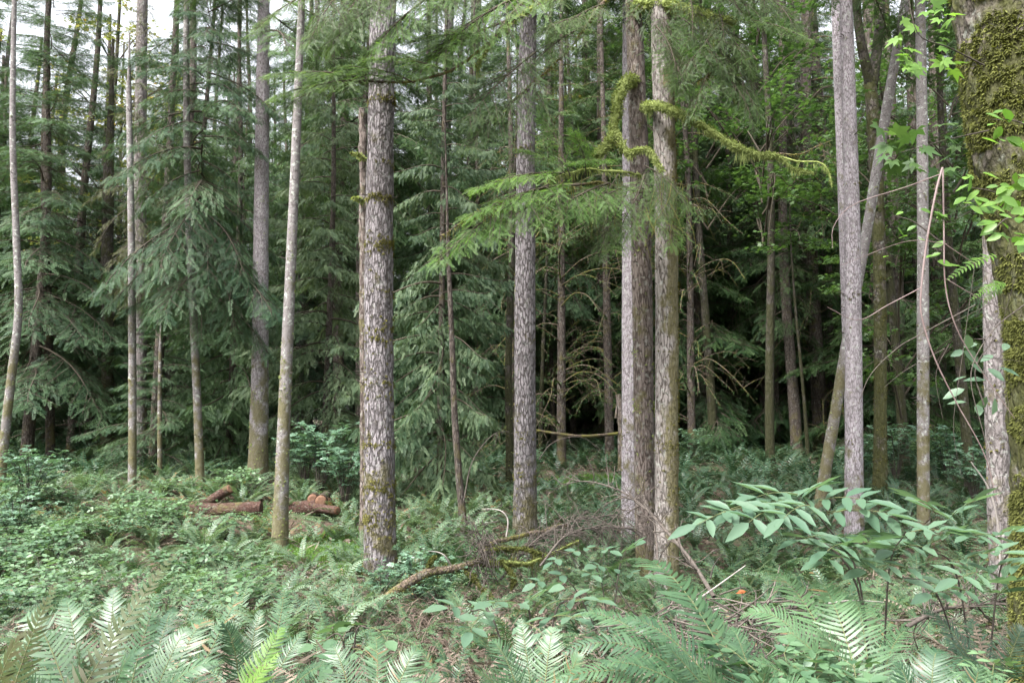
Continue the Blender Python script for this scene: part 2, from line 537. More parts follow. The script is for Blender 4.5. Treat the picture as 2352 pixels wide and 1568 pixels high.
def spray(npair, ang, l0, w0, taper=.5, droop=.1, tipl=None):
    """a twig of paired needles/leaflets along +X, unit length"""
    s = np.repeat(np.linspace(.06, .92, npair), 2)
    sd = np.tile([1., -1.], npair)
    a = math.radians(ang) * (1 - .35 * s)
    d = np.stack([np.cos(a), sd * np.sin(a), -droop * np.ones_like(s)], 1)
    pos = np.stack([s, 0 * s, -.12 * s * s], 1)
    ln = l0 * (1 - taper * s) * (.8 + .4 * rng.random(len(s)))
    a_ = leaves_at(pos, d, (0, 0, 1.), ln, w0 * (.8 + .4 * rng.random(len(s))), amp=.12)
    b_ = leaves_at(np.array([[.86, 0, -.1]]), np.array([[1., 0, -.2]]), (0, 0, 1.), np.array([tipl or l0 * .7]), w0, amp=.1)
    return comp([a_, b_])


FIR_SPRAYS = [spray(8, 55, .30, .055) for _ in range(4)]
HEM_SPRAYS = [spray(13, 62, .17, .040, .45, .05) for _ in range(3)]
CED_SPRAYS = [spray(6, 38, .42, .085, .5, .05) for _ in range(4)]


def scatter_any(tps, R, t, amp=.25):
    pick = rng.integers(0, len(tps), len(t))
    return comp([inst(tp, R[pick == i], t[pick == i], amp) for i, tp in enumerate(tps)])


def fir_branch(nl=15, droop=.34, lift=.12, tps=None, per=5, sl=.105, gaps=.22, wood=1, lat=.36, hang=.26):
    """unit long branch along +X: axis, side twigs in a flat fan, sprays on the twigs; wood goes to material slot 1"""
    tps = tps or FIR_SPRAYS
    s = np.linspace(.12, .97, nl)
    ax = lambda q: np.stack([q, 0.03 * np.sin(q * 5), lift * q - droop * q * q], -1)
    items = [tube(ax(np.linspace(0, 1, 8)), np.linspace(.011, .003, 8), 4, wood)]
    ps, ds = [], []
    for k, q in enumerate(s):
        for sd in (1, -1):
            if rng.random() < gaps: continue
            L = (lat * (1 - q) ** .75 * min(1, .45 + q * 2.2) + .09) * (.75 + .5 * rng.random())
            a = math.radians(58 - 18 * q + rng.normal() * 7)
            d = np.array([math.cos(a), sd * math.sin(a), -hang + rng.normal() * .07])
            p0 = ax(np.array([min(1, q + rng.normal() * .015)]))[0]
            tt = np.linspace(0, 1, 4)[:, None]
            pts = p0 + d * L * tt + np.array([0, 0, -.12 * L]) * tt ** 2
            items.append(tube(pts, np.linspace(.004, .0015, 4), 3, wood))
            for j in range(per):
                u = (j + .6) / per
                b = p0 + d * L * u + np.array([0, 0, -.12 * L * u * u])
                for s2 in ((1, -1) if j < per - 1 else (0,)):
                    aa = s2 * math.radians(48)
                    dd = np.array([d[0] * math.cos(aa) - d[1] * math.sin(aa), d[0] * math.sin(aa) + d[1] * math.cos(aa), d[2] - .1 - hang * .8])
                    ps.append(b + rng.normal(size=3) * .012); ds.append(dd + rng.normal(size=3) * np.array([.15, .15, .25]))
    ps.append(ax(np.array([.93]))[0]); ds.append(np.array([1, 0, -.3]))
    ps, ds = np.array(ps), np.array(ds)
    ln = sl * (.7 + .6 * rng.random(len(ps)))
    nor = np.array([0, 0, 1.]) + rng.normal(size=(len(ps), 3)) * .4
    items.append(scatter_any(tps, frames(ds, nor, ln), ps, .4))
    return comp(items)


def cedar_branch(n=26, sl=.085, per=5):
    """drooping branch with hanging flat sprays, tip turned up"""
    ax = lambda q: np.stack([q, 0.04 * np.sin(q * 4), .10 * q - .62 * q * q + .30 * q ** 4], -1)
    items = [tube(ax(np.linspace(0, 1, 9)), np.linspace(.012, .003, 9), 4, 1)]
    ps, ds, ns = [], [], []
    for q in np.linspace(.15, 1, n):
        for sd in (1, -1):
            if rng.random() < .1: continue
            L = (.34 * (1 - q) ** .6 + .07) * (.7 + .6 * rng.random())
            d = nrm(np.array([.55, sd * .75, -.35 + rng.normal() * .12]))
            p0 = ax(np.array([q]))[0]
            for j in range(per):
                u = (j + .4) / per
                b = p0 + d * L * u + np.array([0, 0, -.25 * L * u * u])
                ps.append(b)
                ds.append(np.array([.45 + .45 * rng.normal(), sd * .45 + .45 * rng.normal(), -.75 + .3 * rng.normal()]))
                ns.append(np.array([.3, sd * .7, .6]) + rng.normal(size=3) * .5)
    ps, ds, ns = map(np.array, (ps, ds, ns))
    ln = sl * (.6 + .7 * rng.random(len(ps)))
    items.append(scatter_any(CED_SPRAYS, frames(ds, ns, ln), ps, .45))
    return comp(items)


FIR_BR = [fir_branch() for _ in range(4)]
FIR_SPARSE = [fir_branch(11, .45, .1, per=4, gaps=.4) for _ in range(3)]
CED_BR = [cedar_branch() for _ in range(4)]
HEM_BR = [fir_branch(19, .26, .10, HEM_SPRAYS, 6, .105, .24, lat=.42, hang=.16) for _ in range(4)]


def crown(branches, z0, z1, rmax, nb, taper=.85, low=-18, high=25, minl=.35, keep=None, jit=.3):
    """branches set round an upright axis from height z0 to z1"""
    u = (np.arange(nb) + rng.random(nb)) / nb
    z = z0 + (z1 - z0) * u
    ln = (rmax * (1 - u) ** taper + minl) * (1 - jit + 2 * jit * rng.random(nb))
    ln *= np.where(u < .08, .8, 1)
    az = np.arange(nb) * 2.39996 + rng.normal(size=nb) * .5
    if keep is not None:
        k = keep(u, az); z, ln, az, u = z[k], ln[k], az[k], u[k]
    pt = np.radians(low + (high - low) * u + rng.normal(size=len(u)) * 7)
    X = np.stack([np.cos(az) * np.cos(pt), np.sin(az) * np.cos(pt), np.sin(pt)], 1)
    pos = np.stack([np.cos(az) * .05, np.sin(az) * .05, z], 1)
    return scatter_any(branches, frames(X, (0, 0, 1.), ln), pos, .2)


def leaf_clouds(blobs, n, size, tp=MAPLE, flat=.55):
    """broad leaves in flat layers round limb ends; blobs: (x, y, z, r)"""
    b = np.array(blobs)
    k = rng.integers(0, len(b), n)
    d = nrm(rng.normal(size=(n, 3))) * (rng.random((n, 1)) ** .45)
    pos = b[k, :3] + d * b[k, 3:4] * np.array([1, 1, .5])
    pos[:, 2] = pos[:, 2] * .6 + np.round(pos[:, 2] / .55) * .55 * .4
    a = rng.random(n) * 6.283
    X = np.stack([np.cos(a), np.sin(a), -.25 + rng.normal(size=n) * .25], 1)
    nor = np.array([0, -.15, 1.]) + rng.normal(size=(n, 3)) * flat * .6
    s = size * (.6 + .7 * rng.random(n))
    return inst(tp, frames(X, nor, s), pos, .4)


def broad_crown(z0, z1, r, nblob, n, size):
    items, blobs = [], []
    for k in range(nblob):
        a = k * 2.4 + rng.normal() * .4
        z = z0 + (z1 - z0) * (k + rng.random()) / nblob
        rr = r * (.35 + .65 * rng.random()) * (1 - .4 * (k / nblob))
        e = np.array([math.cos(a) * rr, math.sin(a) * rr, z])
        st = np.array([0, 0, max(z0 * .5, z - rr * .9)])
        items.append(tube(path([st, (st + e) / 2 + np.array([0, 0, .25]), e], 8), np.linspace(.03, .008, 8), 5, 1))
        blobs.append((*e, r * (.28 + .25 * rng.random())))
        for _ in range(3):
            e2 = e + rng.normal(size=3) * r * .3
            items.append(tube(path([(st + e) / 2, e, e2], 6), np.linspace(.02, .006, 6), 4, 1))
            blobs.append((*e2, r * .22))
    items.append(leaf_clouds(blobs, n, size))
    return comp(items)


def bare_crown(z0, z1, nb, L, r0=.022, seg=5):
    """arching leafless branches, thick with moss, with a few side twigs"""
    items = []
    for k in range(nb):
        a = k * 2.4 + rng.normal() * .5
        z = z0 + (z1 - z0) * rng.random()
        l = L * (.45 + .75 * rng.random())
        h = np.array([math.cos(a), math.sin(a), 0])
        sd = np.array([-h[1], h[0], 0]) * rng.normal() * .25
        up = rng.normal() * .25
        pts = path([np.array([0, 0, z]), np.array([0, 0, z + (.12 + up * .3) * l]) + h * l * .35 + sd * l * .4, np.array([0, 0, z + (-.05 + up) * l]) + h * l * .7 + sd * l, np.array([0, 0, z + (-.35 + up) * l]) + h * l + sd * l * 1.2], 12)
        items.append(tube(pts, np.linspace(r0, r0 * .3, 12) * (.7 + .6 * rng.random()), seg, 1))
        for j in rng.integers(3, 11, 5):
            b = pts[j]
            d = nrm(h * .6 + rng.normal(size=3) * .7 + np.array([0, 0, -.2])) * l * (.14 + .22 * rng.random())
            items.append(tube(path([b, b + d * .5 + np.array([0, 0, .04]), b + d], 5), np.linspace(r0 * .45, r0 * .15, 5), 4, 1))
        m = 70
        i = rng.integers(1, 12, m)
        q = pts[i] + rng.normal(size=(m, 3)) * .025
        items.append(leaves_at(q, np.array([0, 0, -1.]) + rng.normal(size=(m, 3)) * .5, rng.normal(size=(m, 3)), .05 + .08 * rng.random(m), .022))
    return comp(items)


# ------------------------------------------------------------------ trunks
def bark_disp(amp, seed, fx=16.0, fz=5.0):
    def f(p, d):
        q = p * np.array([fx, fx, fz])
        a = np.abs(vnoise(q, seed) - .5) * 2
        b = vnoise(q * 2.3, seed + 1)
        c = vnoise(p * 2.2, seed + 2) - .5
        return amp * ((a - .4) * 1.0 + (b - .5) * .7) + amp * 1.2 * c
    return f


def trunk_tp(pts, rad, rows, seg, amp, seed=1, flare=.3):
    p = path(pts, rows)
    r = path(rad, rows)[:, 0]
    hz = p[:, 2] - p[0, 2]
    r = r * (1 + flare * np.exp(-hz / .35))
    return tube(p, r, seg, 0, .5, bark_disp(amp, seed)), p, r


MOSS_TUFT = comp([inst(QUAD, frames(np.array([[1., 0, -.3], [.6, .6, -.5], [.6, -.6, -.6], [.3, .2, -1], [.8, 0, .4]]), np.array([0, .3, 1.]), [1, .9, .9, 1.2, .7], [.3] * 5), np.zeros((5, 3)))])


def on_trunk(p, r, hs, th, out=.0):
    """points and outward directions on the trunk at heights hs (along p) and angles th"""
    z = p[:, 2]
    c = np.stack([np.interp(hs, z, p[:, k]) for k in range(3)], 1)
    rr = np.interp(hs, z, r)
    d = np.stack([np.cos(th), np.sin(th), 0 * th], 1)
    return c + d * (rr + out)[:, None], d


def moss_on(p, r, zlo, zhi, rings, per, base, side=None, size=.035, ringw=.05):
    """tufts in rings where old branch whorls were, and denser low on the trunk"""
    hs, th = [], []
    zs = np.sort(rng.uniform(zlo, zhi, rings)) if np.isscalar(rings) else np.asarray(rings)
    for z in zs:
        k = int(per * (.4 + 1.1 * rng.random()))
        hs.append(z + rng.normal(size=k) * ringw * rng.uniform(.5, 1.4)); 
        c = rng.uniform(0, 6.28)
        th.append(np.where(rng.random(k) < .55, c + rng.normal(size=k) * .7, rng.uniform(0, 6.28, k)))
    hs.append(p[0, 2] + np.abs(rng.normal(size=base)) * (zhi - zlo) * .28); th.append(rng.uniform(0, 6.28, base))
    if side is not None:
        k, a, zz = side
        hs.append(rng.uniform(p[0, 2], zz, k)); th.append(a + rng.normal(size=k) * .75)
    hs, th = np.concatenate(hs), np.concatenate(th)
    pos, d = on_trunk(p, r, hs, th, -.004)
    k = vnoise(pos * 5, 3) * .7 + vnoise(pos * 14, 6) * .3 > .42
    pos, d, hs = pos[k], d[k], hs[k]
    X = d + np.array([0, 0, -.5]) + rng.normal(size=d.shape) * .35
    s = size * (.5 + .9 * rng.random(len(hs)))
    return inst(MOSS_TUFT, frames(X, np.array([0, 0, 1.]) + rng.normal(size=d.shape) * .3, s), pos, .45), zs


def stubs_on(p, r, zs, per, ln=.09, rad=.008):
    items = []
    for z in zs:
        for _ in range(rng.poisson(per)):
            pos, d = on_trunk(p, r, np.array([z + rng.normal() * .05]), np.array([rng.uniform(0, 6.28)]), -.02)
            l = ln * rng.uniform(.4, 1.6)
            e = pos[0] + (d[0] + np.array([0, 0, rng.normal() * .35])) * (l + .02)
            items.append(tube(path([pos[0], (pos[0] + e) / 2 + rng.normal(size=3) * .006, e], 5), np.array([1.5, 1, .9, .7, .25]) * rad, 5, 0, .3))
    return comp(items)


HERO = []      # (x, y, clearance) kept free of ferns


def hero_tree(name, label, cat, Y, pix, bark, top=20.0, rows=110, seg=28, amp=.006, flare=.3, rings=7, per=60, base=150, moss='moss_dark', side=None,
              crown_mesh=None, crown_z=9.0, crown_s=1.0, stubs=2.0, seed=1, sub=.25, tuft=.035, group=None):
    """tree whose trunk follows (px, py, width px) seen at distance Y (a number, or one per point)"""
    pts, rad = [], []
    for k, (px, py, w) in enumerate(pix):
        y = Y if np.isscalar(Y) else Y[k]
        pts.append(P(px, py, y)); rad.append(w * .5 * PD(py, y) / FPX)
    pts, rad = np.array(pts), np.array(rad)
    g = gz(pts[0][0], pts[0][1])
    if pts[0][2] > g - sub:                                   # run on down into the ground
        d = pts[1] - pts[0]
        e = pts[0] - d / max(.2, d[2]) * (pts[0][2] - g + sub) * np.array([.6, .6, 1])
        pts = np.concatenate([[e], pts]); rad = np.concatenate([[rad[0] * 1.04], rad])
    else:
        pts[0][2] = g - sub
    if top:
        d = nrm(pts[-1] - pts[-2])
        d = nrm(d + np.array([0, 0, .6]))
        h = g + top - pts[-1][2]
        if h > .5:
            nk = 4
            for k in range(1, nk + 1):
                pts = np.concatenate([pts, [pts[-1] + d * h / nk]])
                rad = np.concatenate([rad, [rad[-1] * .72]])
    # rows evenly by height
    zz = np.linspace(0, 1, rows)
    tp, p, r = trunk_tp(pts, rad, rows, seg, amp, seed, flare)
    o = np.array([np.interp(g, p[:, 2], p[:, 0]), np.interp(g, p[:, 2], p[:, 1]), g])
    root = thing(name, label, cat, o, group)
    zhi = min(p[-1, 2], P(0, 0, o[1])[2] + .5)
    if rings or base or side:
        mt, zs = moss_on(p, r, g + .2, zhi, rings, per, base, side, tuft)
        obj('moss', mt, [M[moss]], root, o)
        if stubs:
            st = stubs_on(p, r, zs, stubs)
            st.M[:] = 1
            tp = comp([tp, st])
    obj('trunk', tp, [M[bark], M['twig']], root, o, (0, 1))
    if crown_mesh is not None:
        c = np.array([np.interp(g + crown_z, p[:, 2], p[:, 0]), np.interp(g + crown_z, p[:, 2], p[:, 1]), g])
        place('crown', crown_mesh, root, c - o, rng.uniform(0, 6.28), (crown_s, crown_s, 1.0))
    HERO.append((o[0], o[1], .22 + float(r[2])))
    return root, o, p, r


def cm(name, tp, leaf, wood='branch'):
    return mesh_of(name, tp, [M[leaf], M[wood]])


HIGH = [cm('high_crown', crown(FIR_BR, 10.5, 21, 2.2, 26, low=-25), 'fir') for _ in range(2)]     # starts above the picture

# ------------------------------------------------------------------ the named trunks, near to far
hero_tree('conifer_tree', 'thickest pale grey trunk in the open, furrowed bark with mossy collars', 'tree', 10.9,
          [(874, 1330, 73), (872, 1100, 69), (870, 700, 65), (874, 350, 61), (880, 0, 57)], 'bark_grey', 22, 420, 96, .013, .35,
          [(.5), (.95), (1.5), (2.35), (3.0), (3.55), (4.25), (4.9), (5.4), (6.3)], 150, 700, 'moss_dark', None, HIGH[0], stubs=5, seed=5, tuft=.042)
hero_tree('conifer_tree', 'grey trunk with mossy base, standing behind the bright hanging hemlock spray', 'tree', 13.3,
          [(1206, 1225, 56), (1206, 950, 50), (1206, 650, 47), (1208, 350, 43), (1214, 0, 38)], 'bark_grey', 22, 320, 72, .008, .25,
          7, 60, 320, 'moss_dark', None, HIGH[1], stubs=3, seed=9)
hero_tree('conifer_tree', 'smooth pale lilac trunk half hidden behind the dark brown hemlock trunk', 'tree', 13.7,
          [(1450, 1225, 46), (1450, 900, 44), (1450, 500, 42), (1449, 0, 38)], 'bark_lilac', 22, 200, 56, .005, .12, 4, 30, 120, 'moss_dark', None, HIGH[0], stubs=1.5, seed=13)
hem_root, hem_o, hem_p, hem_r = hero_tree('hemlock_tree', 'dark brown hemlock trunk carrying long moss covered branches', 'tree', 11.0,
          [(1483, 1330, 46), (1479, 1000, 46), (1474, 620, 46), (1466, 300, 43), (1455, 0, 36)], 'bark_brown', 19, 300, 64, .010, .15,
          6, 40, 160, 'moss', None, HIGH[1], stubs=2.5, seed=17)
hero_tree('conifer_tree', 'trunk with green moss down one side, close beside the brown hemlock', 'tree', 10.6,
          [(1530, 1370, 58), (1531, 1100, 54), (1531, 600, 52), (1526, 300, 50), (1518, 30, 46)], 'bark_mossy', 22, 360, 72, .009, .1,
          6, 60, 200, 'moss_dark', (1500, .25, 7.0), HIGH[0], stubs=2, seed=21)
hero_tree('alder_tree', 'thin tilted pale trunk dotted with moss, beside the log pile', 'tree', 13.2,
          [(643, 1238, 36), (651, 1000, 30), (664, 700, 25), (677, 400, 21), (693, 0, 16)], 'bark_alder', 17, 220, 40, .005, .3, 9, 22, 260, 'moss', None, HIGH[0], stubs=2, seed=25, crown_s=.7)
hero_tree('conifer_tree', 'tall straight pale trunk with moss on its lower third, behind the tilted thin trunk', 'tree', 18.4,
          [(592, 1095, 46), (597, 850, 38), (600, 500, 33), (606, 0, 27)], 'bark_mossfoot', 24, 240, 48, .008, .25, 7, 30, 600, 'moss', None, HIGH[1], stubs=2, seed=29)
hero_tree('alder_tree', 'thin greyish brown trunk rising from the leafy thicket under a green conifer top', 'tree', 18.0,
          [(459, 1085, 20), (450, 850, 18), (436, 560, 17), (429, 300, 15), (428, 60, 13)], 'bark_alder', 16, 160, 24, .004, .2, 6, 14, 90, 'moss_dark', None, None, stubs=2, seed=31, crown_z=8)
hero_tree('alder_tree', 'slender pale trunk in front of the broader grey trunk in the dying conifers', 'tree', 17.6,
          [(304, 1060, 18), (304, 800, 17), (301, 500, 15), (296, 220, 12)], 'bark_alder', 10.5, 160, 24, .004, .2, 5, 12, 60, 'moss_dark', None, None, stubs=2.5, seed=33)
hero_tree('conifer_tree', 'broader grey trunk just behind a slender pale one among dying conifers', 'tree', 21.0,
          [(321, 1060, 30), (322, 700, 28), (322, 400, 27), (326, 60, 24)], 'bark_far', 22, 160, 32, .008, .2, 5, 20, 90, 'moss_dark', None, None, stubs=2, seed=35)
hero_tree('alder_tree', 'outermost thin curved white trunk before the sky gap, mossy foot', 'tree', 17.5,
          [(6, 1050, 21), (22, 900, 19), (42, 720, 17), (38, 560, 15), (29, 300, 13), (33, 0, 10)], 'bark_alder', 13, 160, 24, .004, .2, 5, 10, 160, 'moss', None, None, stubs=2, seed=37)
hero_tree('conifer_tree', 'straight clean grey trunk standing in front of a leaning lichen trunk', 'tree', 13.9,
          [(1962, 1215, 42), (1961, 900, 38), (1957, 500, 34), (1949, 200, 30), (1943, 0, 27)], 'bark_lilac', 21, 260, 56, .005, .2, 9, 10, 150, 'moss_dark', None, HIGH[1], stubs=4, seed=41)
hero_tree('alder_tree', 'grey trunk hidden low down, its top close behind the clean grey trunk', 'tree', 17.0,
          [(1962, 1150, 30), (1950, 800, 28), (1938, 450, 26), (1921, 0, 23)], 'bark_lilac', 18, 160, 32, .005, .2, 5, 10, 60, 'moss_dark', None, None, stubs=2, seed=43)
hero_tree('alder_tree', 'leaning trunk spotted with white lichen and moss, slanting behind the clean grey trunk', 'tree', 15.8,
          [(1888, 1130, 27), (1918, 950, 25), (1955, 730, 24), (1996, 500, 23), (2035, 260, 22), (2080, 0, 20), (2100, -120, 18)], 'bark_alder', 13.5, 200, 36, .006, .2, 9, 14, 220, 'moss', None, None, stubs=1.5, seed=45)
hero_tree('maple_tree', 'moss green trunk that forks high up, standing behind the leaning lichen trunk', 'tree', 17.6,
          [(2021, 1150, 30), (2022, 900, 28), (2020, 600, 27), (2010, 330, 30), (1998, 180, 26)], 'bark_giant', 9.6, 180, 32, .01, .4, 8, 30, 700, 'moss_dark', None, None, stubs=0, seed=47)
hero_tree('conifer_tree', 'mottled grey trunk with moss spots, half way between the clean grey and giant mossy trunks', 'tree', 14.6,
          [(2121, 1185, 27), (2120, 800, 26), (2119, 400, 24), (2113, 0, 21)], 'bark_alder', 20, 180, 36, .005, .2, 9, 14, 200, 'moss_dark', None, HIGH[0], stubs=2, seed=49)
hero_tree('conifer_tree', 'dark almost black trunk standing just past the mottled grey one', 'tree', 25.0,
          [(2156, 1060, 33), (2155, 700, 31), (2150, 300, 29), (2146, 0, 26)], 'bark_dark', 22, 90, 24, .01, .2, 4, 14, 60, 'moss_dark', None, None, stubs=1, seed=51)
hero_tree('conifer_tree', 'pinkish grey mottled trunk close against the giant mossy maple', 'tree', 9.6,
          [(2299, 1290, 50), (2290, 1000, 48), (2282, 800, 42), (2278, 560, 38), (2276, 250, 34), (2276, 0, 30)], 'bark_far', 19, 260, 52, .008, .2, 6, 20, 160, 'moss_dark', None, HIGH[1], stubs=2, seed=53)
hero_tree('maple_tree', 'dark moss coated trunk among the shaded trees behind the slender pale pair', 'tree', 23.5,
          [(246, 1010, 28), (248, 800, 27), (246, 600, 26), (250, 400, 24)], 'bark_green', 13, 110, 24, .012, .3, 5, 20, 260, 'moss_dark', None, None, stubs=0, seed=55)
hero_tree('conifer_tree', 'dull brown straight trunk in shade near the white curved one', 'tree', 23.0,
          [(116, 1050, 20), (112, 800, 19), (104, 500, 17), (103, 300, 15)], 'bark_dark', 17, 80, 20, .006, .2, 4, 8, 30, 'moss_dark', None, None, stubs=1, seed=57)
hero_tree('cedar_sapling', 'small crooked brown trunk bending under the pale hanging cedar', 'young tree', 14.6,
          [(1062, 1180, 18), (1054, 1090, 16), (1044, 950, 15), (1038, 780, 13), (1030, 600, 10)], 'bark_dark', 8, 90, 20, .004, .3, 4, 8, 40, 'moss_dark', None, None, stubs=1, seed=59)
hero_tree('maple_tree', 'dark twin stemmed mossy trunk with thin upright limbs, beyond the fern bank', 'tree', 29.0,
          [(1683, 1045, 24), (1681, 850, 20), (1678, 600, 15), (1672, 350, 11)], 'bark_green', 12, 90, 20, .012, .3, 6, 10, 120, 'moss_dark', None, None, stubs=1, seed=61)
hero_tree('conifer_tree', 'straight reddish brown trunk in the dark stand behind the fern bank', 'tree', 31.0,
          [(1787, 1025, 20), (1787, 800, 17), (1780, 450, 14)], 'bark_dark', 15, 70, 20, .008, .2, 4, 6, 20, 'moss_dark', None, None, stubs=1, seed=63)
hero_tree('conifer_tree', 'thick far grey trunk rising high past the end of the mossy bough', 'tree', 31.0,
          [(1848, 1025, 32), (1846, 700, 29), (1838, 300, 25)], 'bark_far', 24, 90, 24, .01, .2, 4, 8, 20, 'moss_dark', None, None, stubs=1, seed=65)
hero_tree('alder_tree', 'short thin pole of a tree with mossy bark in the young evergreens', 'tree', 19.5,
          [(367, 1060, 11), (367, 930, 10), (368, 820, 8)], 'bark_alder', 5, 50, 14, .003, .2, 3, 5, 50, 'moss', None, None, stubs=1, seed=67)
hero_tree('maple_tree', 'thin yellow green mossy stem close past the grey trunk by the hemlock spray', 'tree', 19.0,
          [(1170, 1010, 18), (1168, 850, 17), (1174, 640, 15), (1180, 500, 12)], 'bark_green', 10, 80, 18, .006, .2, 4, 8, 120, 'moss', None, None, stubs=1, seed=69)

# the giant mossy maple at the edge of the picture
mp_root, mp_o, mp_p, mp_r = hero_tree('maple_tree', 'giant maple trunk shaggy with thick moss, nearest tree of all', 'tree', 5.4,
          [(2456, 1420, 230), (2450, 1150, 218), (2440, 900, 212), (2424, 640, 224), (2388, 430, 255), (2362, 250, 255), (2335, 60, 245), (2318, -80, 240)], 'bark_giant', 14, 520, 110, .03, .25,
          9, 160, 1600, 'moss_mid', (13000, math.pi * 1.15, 5.2), None, stubs=0, seed=71, sub=.4, tuft=.034)

# leafy limbs of the mossy fork
fk = comp([tube(path([P(2000, 200, 17.6), P(1975, 80, 17.4), P(1962, -60, 17.2)], 12), np.linspace(.12, .08, 12), 12, 0, .5, bark_disp(.008, 81)),
           tube(path([P(2003, 200, 17.6), P(2020, 60, 17.9), P(2024, -80, 18.2)], 12), np.linspace(.13, .09, 12), 12, 0, .5, bark_disp(.008, 82))])


def branch_tube(pix, r0, r1, n=24, seg=10, m=0, wob=.0):
    pts = np.array([P(a, b, c) for a, b, c in pix])
    p = path(pts, n)
    if wob:
        p = p + np.stack([vnoise(p * 5, 7 + k) - .5 for k in range(3)], 1) * wob
    r = np.linspace(r0, r1, n)
    return tube(p, r, seg, m, .4, bark_disp(.15 * r0, 83, 30, 30)), p, r


def moss_sleeve(p, r, n, ln, hang=.0, nh=0, hl=.12, size=.02):
    """a sleeve of short tufts round a branch and long strands hanging under it"""
    i = rng.uniform(0, len(p) - 1.01, n)
    k = i.astype(int); f = (i - k)[:, None]
    c = p[k] * (1 - f) + p[k + 1] * f
    tg = nrm(p[k + 1] - p[k])
    d = nrm(np.cross(tg, rng.normal(size=(n, 3))))
    clump = .45 + 1.1 * vnoise(c * 14, 5)[:, None]
    pos = c + d * r[k][:, None] * (.75 + .55 * clump)
    X = tg * rng.choice([-1, 1], (n, 1)) * .5 + rng.normal(size=(n, 3)) * .5 + np.array([0, 0, -.35]) + d * .35
    it = [inst(QUAD, frames(X, d + np.array([0, 0, .45]) + rng.normal(size=(n, 3)) * .45, ln * (.5 + rng.random(n)) * clump[:, 0], size * .9), pos, .4)]
    if nh:
        i = rng.uniform(0, len(p) - 1.01, nh)
        k = i.astype(int); f = (i - k)[:, None]
        c = p[k] * (1 - f) + p[k + 1] * f
        cl = np.clip(vnoise(c * 7, 9) * 1.8 - .6, 0, 1) ** 1.3
        X = np.array([0, 0, -1.]) + rng.normal(size=(nh, 3)) * .14
        it.append(inst(QUAD, frames(X, rng.normal(size=(nh, 3)), hl * (.3 + 1.6 * cl * rng.random(nh)), size * .5), c + rng.normal(size=(nh, 3)) * r[k][:, None] * .6 - np.array([0, 0, 1]) * r[k][:, None] * .5, .5))
    return comp(it)


def mossy_branch(root, o, pix, r0, r1, n_moss=900, ln=.05, nh=500, hl=.16, mat='moss', n=28, size=.02, wob=.05):
    tp, p, r = branch_tube(pix, r0, r1, n, 10, 0, wob)
    b = obj('branch', tp, [M['moss_bed'] if mat == 'moss' else M['branch_moss']], root, o, (0,))
    ms = moss_sleeve(p, r, n_moss, ln, 0, nh, hl, size)
    mo = place('moss', mesh_of('moss', T(ms.V - np.asarray(o, np.float32), ms.Q, ms.M, ms.t), [M[mat]]), b)
    return p, r


# ------------------------------------------------------------------ the hemlock's own branches
H = 11.0
mossy_branch(hem_root, hem_o, [(1466, 190, 11.0), (1440, 183, 10.75), (1425, 215, 10.6), (1413, 265, 10.5), (1405, 320, 10.4), (1372, 358, 10.3)], .058, .03, 4200, .042, 400, .12, size=.016)
mossy_branch(hem_root, hem_o, [(1408, 290, 10.45), (1425, 325, 10.4), (1440, 350, 10.35), (1475, 342, 10.3), (1500, 352, 10.25), (1525, 395, 10.2)], .036, .014, 2000, .042, 500, .2, size=.016)
mossy_branch(hem_root, hem_o, [(1480, 245, 10.85), (1500, 243, 10.3), (1535, 250, 10.1), (1590, 275, 10.05), (1670, 325, 10.0), (1730, 350, 9.95), (1785, 360, 9.9)], .052, .02, 5200, .036, 1300, .13, size=.012)
mossy_branch(hem_root, hem_o, [(1785, 360, 9.9), (1820, 382, 9.85), (1865, 395, 9.8)], .017, .006, 900, .03, 160, .08, size=.01)
mossy_branch(hem_root, hem_o, [(1785, 362, 9.9), (1830, 367, 9.8), (1885, 375, 9.7), (1905, 395, 9.7), (1912, 430, 9.7)], .011, .004, 200, .02, 120, .12, 'moss', size=.008)
mossy_branch(hem_root, hem_o, [(1780, 356, 9.9), (1850, 350, 9.8), (1905, 320, 9.8)], .010, .003, 40, .02, 20, .08, 'moss_dark')
mossy_branch(hem_root, hem_o, [(1455, 15, 10.9), (1490, 6, 10.6), (1560, 18, 10.4), (1620, 38, 10.2), (1660, 50, 10.1), (1690, 45, 10.0)], .055, .025, 3200, .05, 1400, .14)
mossy_branch(hem_root, hem_o, [(1640, 42, 10.15), (1637, 75, 10.1), (1640, 130, 10.0), (1665, 175, 9.95), (1690, 235, 9.9)], .034, .008, 1600, .045, 700, .18, 'moss', size=.012)
mossy_branch(hem_root, hem_o, [(1648, 140, 10.0), (1625, 175, 10.0), (1600, 190, 10.0)], .012, .004, 200, .04, 200, .15, 'moss_dark')
mossy_branch(hem_root, hem_o, [(1455, -20, 11.0), (1400, -8, 10.6), (1345, 60, 10.3), (1300, 120, 10.1), (1215, 200, 9.9), (1130, 270, 9.8)], .028, .006, 500, .03, 160, .10, 'moss_dark')
mossy_branch(hem_root, hem_o, [(1440, -60, 11.0), (1290, -30, 10.2), (1230, 15, 10.0), (1180, 45, 9.9), (1130, 95, 9.8), (1095, 160, 9.8)], .03, .008, 900, .04, 500, .16)
mossy_branch(hem_root, hem_o, [(1440, -120, 11.0), (1250, -40, 10.0), (1120, 100, 9.6), (1030, 165, 9.4), (930, 190, 9.3), (840, 185, 9.2), (740, 200, 9.1)], .03, .006, 160, .025, 120, .10, 'moss_dark')
mossy_branch(hem_root, hem_o, [(1474, 405, 10.9), (1420, 395, 10.3), (1345, 390, 9.9), (1295, 400, 9.6), (1250, 425, 9.4)], .022, .006, 300, .035, 300, .16)
